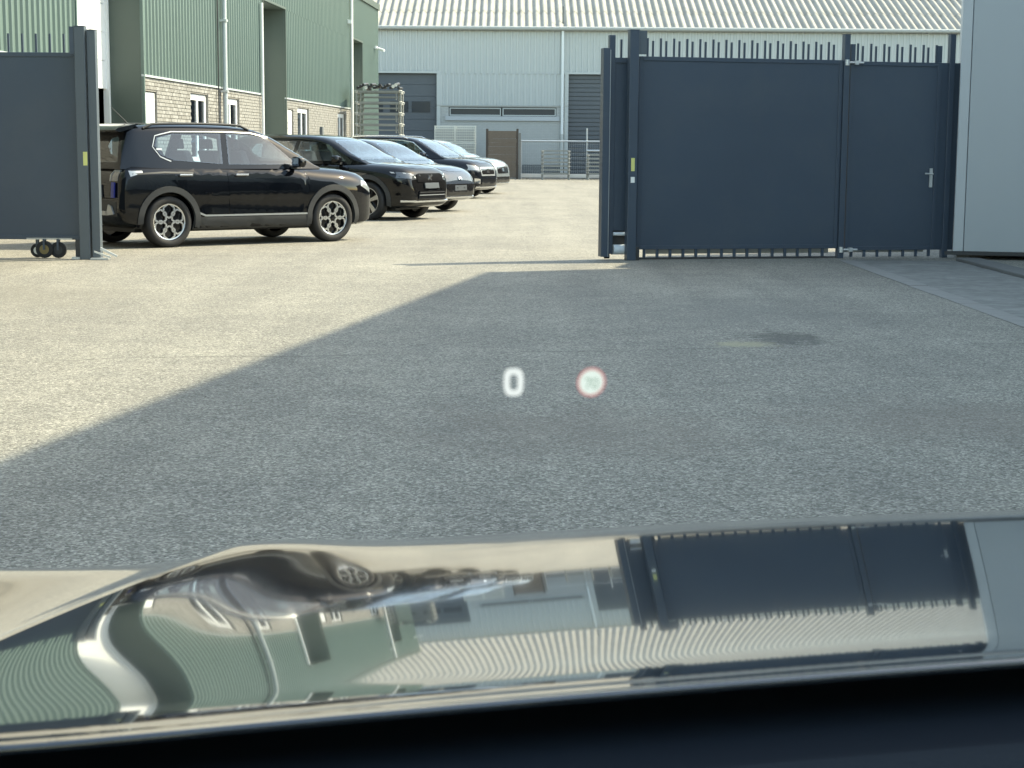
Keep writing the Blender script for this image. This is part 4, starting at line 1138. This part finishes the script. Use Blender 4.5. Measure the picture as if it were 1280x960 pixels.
# 3: blue-grey smooth hatchback
S3 = base_spec(L=4.40, W=0.92, H=1.56, belt=1.03, r=0.34, paint='paint_blue_grey', hz=1.1)
S3.update(style='five', handle_mat='paint_blue_grey', cladding=False)
S3['front'] = [('headlamp', [(0.82, 0.70), (0.58, 0.68), (0.60, 0.76), (0.80, 0.82)], 'lens'), ('headlamp', [(-0.82, 0.70), (-0.80, 0.82), (-0.60, 0.76), (-0.58, 0.68)], 'lens'),
               ('grille_panel', mir([(0.66, 0.36), (0.72, 0.52), (0.60, 0.60)]), 'rim_black'), ('number_plate', mir([(0.26, 0.46), (0.26, 0.57)]), 'plate_dark'),
               ('plate_bolt', [(0.14, 0.505), (0.17, 0.505), (0.17, 0.535), (0.14, 0.535)], 'chrome'), ('plate_bolt', [(-0.17, 0.505), (-0.14, 0.505), (-0.14, 0.535), (-0.17, 0.535)], 'chrome'),
               ('bumper_lip', mir([(0.76, 0.30), (0.76, 0.335)]), 'silver'), ('emblem', mir([(0.07, 0.69), (0.05, 0.74)]), 'chrome')]
build_car('parked_car', 'blue-grey low hatchback with a dark front plate, third car from the gate', (-3.1, 37.6, 0), -R(27), S3)

# 4: ink black estate with silver roof rails
S4 = base_spec(L=4.55, W=0.93, H=1.69, belt=1.11, r=0.36, paint='paint_ink', hz=1.0)
S4.update(style='five', handle_mat='chrome', rails=(-1.7, 0.1), rail_mat='silver')
S4['front'] = [('headlamp', [(0.84, 0.78), (0.55, 0.77), (0.55, 0.86), (0.80, 0.93)], 'lens'), ('headlamp', [(-0.84, 0.78), (-0.80, 0.93), (-0.55, 0.86), (-0.55, 0.77)], 'lens'),
               ('grille_panel', mir([(0.46, 0.62), (0.50, 0.84), (0.40, 0.86)]), 'satin_silver'), ('grille_mesh', mir([(0.42, 0.66), (0.45, 0.82)]), 'rim_black'), ('emblem', mir([(0.09, 0.70), (0.07, 0.80)]), 'chrome'),
               ('fog_lamp', [(0.74, 0.42), (0.58, 0.42), (0.58, 0.54), (0.74, 0.56)], 'chrome'), ('fog_lamp', [(-0.74, 0.42), (-0.74, 0.56), (-0.58, 0.54), (-0.58, 0.42)], 'chrome'), ('lower_grille', mir([(0.48, 0.40), (0.46, 0.54)]), 'rim_black'), ('bumper_lip', mir([(0.70, 0.30), (0.70, 0.34)]), 'silver')]
S4['side_extra'] = [('window_trim', strip_poly([(0.72, 1.22), (0.30, 1.69 - 0.17), (-0.02, 1.69 - 0.118), (-0.35, 1.69 - 0.105), (-1.15, 1.69 - 0.112)], 0.025), 'silver')]
build_car('parked_car', 'ink black estate car with silver roof rails, fourth car from the gate', (-2.80, 47.6, 0), -R(22), S4)

# 5: pale silver car
S5 = base_spec(L=4.40, W=0.90, H=1.64, belt=1.10, r=0.34, paint='paint_silver', hz=1.0)
S5.update(style='five', handle_mat='chrome', cladding=False)
S5['front'] = [('headlamp', [(0.82, 0.76), (0.52, 0.76), (0.54, 0.86), (0.78, 0.92)], 'lens'), ('headlamp', [(-0.82, 0.76), (-0.78, 0.92), (-0.54, 0.86), (-0.52, 0.76)], 'lens'),
               ('grille_panel', mir([(0.44, 0.62), (0.46, 0.80), (0.38, 0.82)]), 'rim_black'), ('emblem', mir([(0.08, 0.68), (0.07, 0.78)]), 'chrome'), ('lower_grille', mir([(0.60, 0.36), (0.58, 0.52)]), 'rim_black'), ('bumper_lip', mir([(0.66, 0.29), (0.66, 0.33)]), 'silver')]
build_car('parked_car', 'pale silver car mostly hidden behind the others, farthest in the row', (-2.38, 52.8, 0), -R(20), S5)

# ------------------------------------------------------------------ the car we sit in: bonnet, wings, cowl, dashboard, windscreen with its head-up display
OWN = thing('own_car', 'dark glossy car in the foreground, its bonnet mirroring the yard', 'car', (0.33, 0, 0), -R(8))
INV = (Matrix.Translation((0.33, 0, 0)) @ Matrix.Rotation(-R(8), 4, 'Z')).inverted()
TH = pchip([(0.70, 5.0), (0.76, 5.15), (0.8075, 5.25), (0.855, 5.45), (0.9025, 5.9), (0.95, 6.34), (1.045, 6.95), (1.14, 7.43), (1.2825, 7.97), (1.425, 8.38), (1.4725, 9.4), (1.56, 11.8), (1.75, 17.0), (2.0, 26.0)])
D0 = 0.62
_D = np.arange(D0, 1.96, 0.002)
_Z = [0.0]
for d_ in _D[:-1]: _Z.append(_Z[-1] - 0.002 * math.tan(R(TH(d_ + 0.001))))
_s = 1.0888 - _Z[70]
_Z = [q + _s for q in _Z]
LIP_W, LIP_A = 0.125, 12.0
def lip(s):            # the trailing edge of the bonnet turns up; s runs from the edge forwards
    t = min(1.0, max(0.0, 1 - s / LIP_W))
    return LIP_W * math.tan(R(LIP_A)) * (t ** 3 - 0.5 * t ** 4)
def dr(x): return 0.707 + 0.12 * min(max(x, -0.3), 0.45)
XC = 0.55
def lat(x):
    x = min(x, 2 * XC - x)
    return 0.068 * (x - 0.072) - 0.0297 * (x * x - 0.0052)
def xr(d): return -0.243 + (d - 1.563) * 0.114
CR_H, CR_W, DR_H, DR_W = 0.0085, 0.085, 0.029, 0.076
def hood_z(x, d):
    i = (d - D0) / 0.002; i0 = min(max(int(i), 0), len(_Z) - 2); t = i - i0
    z = _Z[i0] * (1 - t) + _Z[i0 + 1] * t + lip(d - dr(x))
    x = min(x, 2 * XC - x); r = xr(d)
    if x >= r:
        return z + lat(x) + CR_H * math.exp(-((x - r) / CR_W) ** 2)
    u = r - x
    return z + lat(r) + CR_H - DR_H * (1 - math.exp(-u / DR_W)) - 0.01 * u
def field(name, us, ts, m, xf_, parent=OWN):
    q = MB()
    for t in ts:
        for u in us:
            x = xf_(u, 0.72 + t * 1.23); d = dr(x) + t * (1.95 - dr(x)); x = xf_(u, d); p = INV @ Vector((x, d, hood_z(x, d))); q.v.append(tuple(p))
    n = len(us)
    for i in range(len(ts) - 1):
        for j in range(n - 1): q.f.append((i * n + j, i * n + j + 1, (i + 1) * n + j + 1, (i + 1) * n + j))
    me = bpy.data.meshes.new(name); me.from_pydata(q.v, [], q.f); me.update()
    o = link(name, me, m, parent); me.shade_smooth()
    so = o.modifiers.new('sheet', 'SOLIDIFY'); so.thickness = 0.004; so.offset = -1
    return o
DS = [(i / 220) ** 1.15 for i in range(221)]
field('bonnet', [i / 220 for i in range(221)], DS, 'own_paint', lambda u, d: xr(d) + u * 2 * (XC - xr(d)))
field('wing', [i / 60 for i in range(61)], DS, 'own_paint', lambda u, d: -0.53 + u * (xr(d) + 0.53 - 0.0005))
field('wing', [i / 60 for i in range(61)], DS, 'own_paint', lambda u, d: 2 * XC + 0.53 - u * (xr(d) + 0.53 - 0.0005))
def own(name, mb, m, **k):
    mb.v = [tuple(INV @ Vector(v)) for v in mb.v]; return mb.build(name, m, OWN, **k)
# cowl under the wipers and the dashboard top
cw = MB(); N_ = 40
def band(name, rows, m, **k):
    q = MB()
    for d, dz in rows:
        for i in range(N_ + 1):
            x = -0.30 + (2 * XC + 0.60) * i / N_
            dd = dr(x) + d; q.v.append((x, dd, _Z[min(max(int((dr(x) - D0) / 0.002), 0), 100)] + max(lat(x), -0.06) + dz))
    for r in range(len(rows) - 1):
        for i in range(N_): q.f.append((r * (N_ + 1) + i, r * (N_ + 1) + i + 1, (r + 1) * (N_ + 1) + i + 1, (r + 1) * (N_ + 1) + i))
    return own(name, q, m, smooth=50, **k)
band('cowl', [(0.06, -0.40), (0.06, -0.0085), (0.04, -0.011), (-0.003, -0.012), (-0.02, -0.016), (-0.04, -0.014)], 'cowl_black')
band('dashboard', [(-0.04, -0.016), (-0.052, -0.006), (-0.09, -0.003), (-0.19, -0.004), (-0.30, -0.012), (-0.36, -0.03), (-0.39, -0.08), (-0.39, -0.45)], 'dash_black')
for sx in (-1, 1):       # outer faces of the wings, arched over the front wheels
    q = MB(); n_ = 60
    for i in range(n_ + 1):
        d = 0.66 + (1.95 - 0.66) * i / n_; x = -0.53 if sx < 0 else 2 * XC + 0.53
        p = INV @ Vector((x, d, hood_z(x, max(d, dr(x)))))
        t = (p.y - 1.15) / 0.42
        zb = 0.30 if abs(t) >= 1 else 0.30 + 0.46 * math.sqrt(1 - t * t)
        q.v += [tuple(p), (p.x, p.y, min(zb, p.z - 0.02))]
    for i in range(n_): q.f.append((2 * i, 2 * i + 2, 2 * i + 3, 2 * i + 1))
    w_ = q.build('wing_side', 'own_paint', OWN); so_ = w_.modifiers.new('sheet', 'SOLIDIFY'); so_.thickness = 0.006
# sides, nose, roof and pillars so that the car is whole from beside it
OW = 1.02
def ob(name, m, *boxes, **k):
    q = MB()
    for bx in boxes: q.box(*bx)
    return q.build(name, m, OWN, **k)
for s in (-1, 1):
    x0, x1 = sorted((s * OW, s * (OW - 0.06)))
    ob('door', 'own_paint', (x0, x1, -1.0, 0.45, 0.25, 1.0), bevel=0.02)
    ob('rear_side', 'own_paint', (x0, x1, -2.6, -1.0, 0.25, 1.0), bevel=0.02)
    q = MB(); q.v, q.f = loft([[(s * (OW - 0.04 - 0.30 * t), 0.62 - 0.75 * t, 1.00 + 0.52 * t), (s * (OW - 0.10 - 0.30 * t), 0.62 - 0.75 * t, 1.00 + 0.52 * t), (s * (OW - 0.10 - 0.30 * t), 0.52 - 0.75 * t, 1.00 + 0.52 * t), (s * (OW - 0.04 - 0.30 * t), 0.52 - 0.75 * t, 1.00 + 0.52 * t)] for t in (0, 0.5, 1)])
    q.build('windscreen_pillar', 'own_paint', OWN)
    ob('rear_pillar', 'own_paint', *[tuple(sorted((s * 0.72, s * 0.86))) + (-2.5, -2.3, 1.0, 1.55)])
    for y in (1.15, -1.75):
        w = wheel(OWN, s * (OW - 0.12), y, 0.36, s, 'five'); w.rotation_euler.z = R(90)
ob('roof', 'own_paint', (-0.78, 0.78, -2.5, -0.10, 1.55, 1.60), bevel=0.02)
ob('tailgate', 'own_paint', (-0.95, 0.95, -2.7, -2.6, 0.3, 1.0))
ob('front_bumper', 'own_paint', (-0.95, 0.95, 1.60, 1.86, 0.22, 0.62), bevel=0.06)
ob('floor_pan', 'cladding_black', (-0.85, 0.85, -2.5, 1.6, 0.20, 0.26))
ob('rear_bench', 'seat_dark', (-0.6, 0.6, -1.7, -1.2, 0.3, 0.95), bevel=0.05)
# windscreen: raked pane; the display is thrown onto its inner face
WB, WT = Vector((0.0, 0.690, 1.075)), Vector((0.0, 0.19, 1.50))
e2 = (WT - WB).normalized(); nin = Vector((0, e2.z, -e2.y)) * -1      # towards the cabin
if nin.y > 0: nin = -nin
q = MB(); xa, xb = -0.28, 1.36
a_ = [Vector((xa, *WB.yz)), Vector((xb, *WB.yz)), Vector((xb - 0.15, *WT.yz)), Vector((xa + 0.15, *WT.yz))]
q.quad(*a_)
ws = own('windscreen', q, 'windscreen_glass')
def hud(name, px, py, build, m, lift):
    """Flat glyph on the glass round the point met by the line of sight with slopes px (right) and py (up)."""
    dirv = Vector((px, 1.0, py)); o = Vector((0, 0, CAM_Z))
    t = (WB - o).dot(nin) / dirv.dot(nin); c = o + dirv * t + nin * lift
    q = MB()
    for ring in build:
        q.quad(*[c + Vector((a, 0, 0)) + e2 * b for a, b in ring])
    q.v = [tuple(INV @ Vector(v)) for v in q.v]
    o = link(name, q.mesh(name), m, ws); return o
def rring(w, h, t, n=28, p=3.0):
    def se(a, w, h): 
        c, s = math.cos(a), math.sin(a); return (w * math.copysign(abs(c) ** (2 / p), c), h * math.copysign(abs(s) ** (2 / p), s))
    out = []
    for i in range(n):
        a, b = 2 * math.pi * i / n, 2 * math.pi * (i + 1) / n
        out.append([se(a, w, h), se(b, w, h), se(b, w - t, h - t * KH), se(a, w - t, h - t * KH)])
    return out
def disc(r, k, n=36): return [[(r * math.cos(2 * math.pi * i / n), r * k * math.sin(2 * math.pi * i / n)) for i in range(n)]]
def circ_ring(r0, r1, k, n=36):
    P = lambda r, i: (r * math.cos(2 * math.pi * i / n), r * k * math.sin(2 * math.pi * i / n))
    return [[P(r1, i), P(r1, i + 1), P(r0, i + 1), P(r0, i)] for i in range(n)]
U = 0.475 / 2120.0; KH = 1.90          # metres on the glass per picture unit at that distance; the glass leans away
hud('speed_digit', 0.0010, -0.1375, rring(12.0 * U, 16.5 * U * KH, 7.2 * U), 'hud_white', 0.0005)
hud('limit_disc', 0.0476, -0.1372, disc(14.5 * U, KH), 'hud_disc', 0.0005)
hud('limit_ring', 0.0476, -0.1372, circ_ring(14.5 * U, 17.2 * U, KH), 'hud_red', 0.0005)
seven = [[(-8.0, 6.2), (-0.8, 6.2), (-0.8, 4.2), (-8.0, 4.2)], [(-2.8, 4.2), (-0.8, 4.2), (-4.0, -6.2), (-6.0, -6.2)]]
hud('limit_digit', 0.0476, -0.1372, [[(a * U, b * U * KH) for a, b in r] for r in seven], 'hud_grey', 0.0008)
hud('limit_digit', 0.0476, -0.1372, [[(a + 4.6 * U, b) for a, b in r] for r in rring(4.0 * U, 6.2 * U * KH, 1.9 * U, 20)], 'hud_grey', 0.0008)
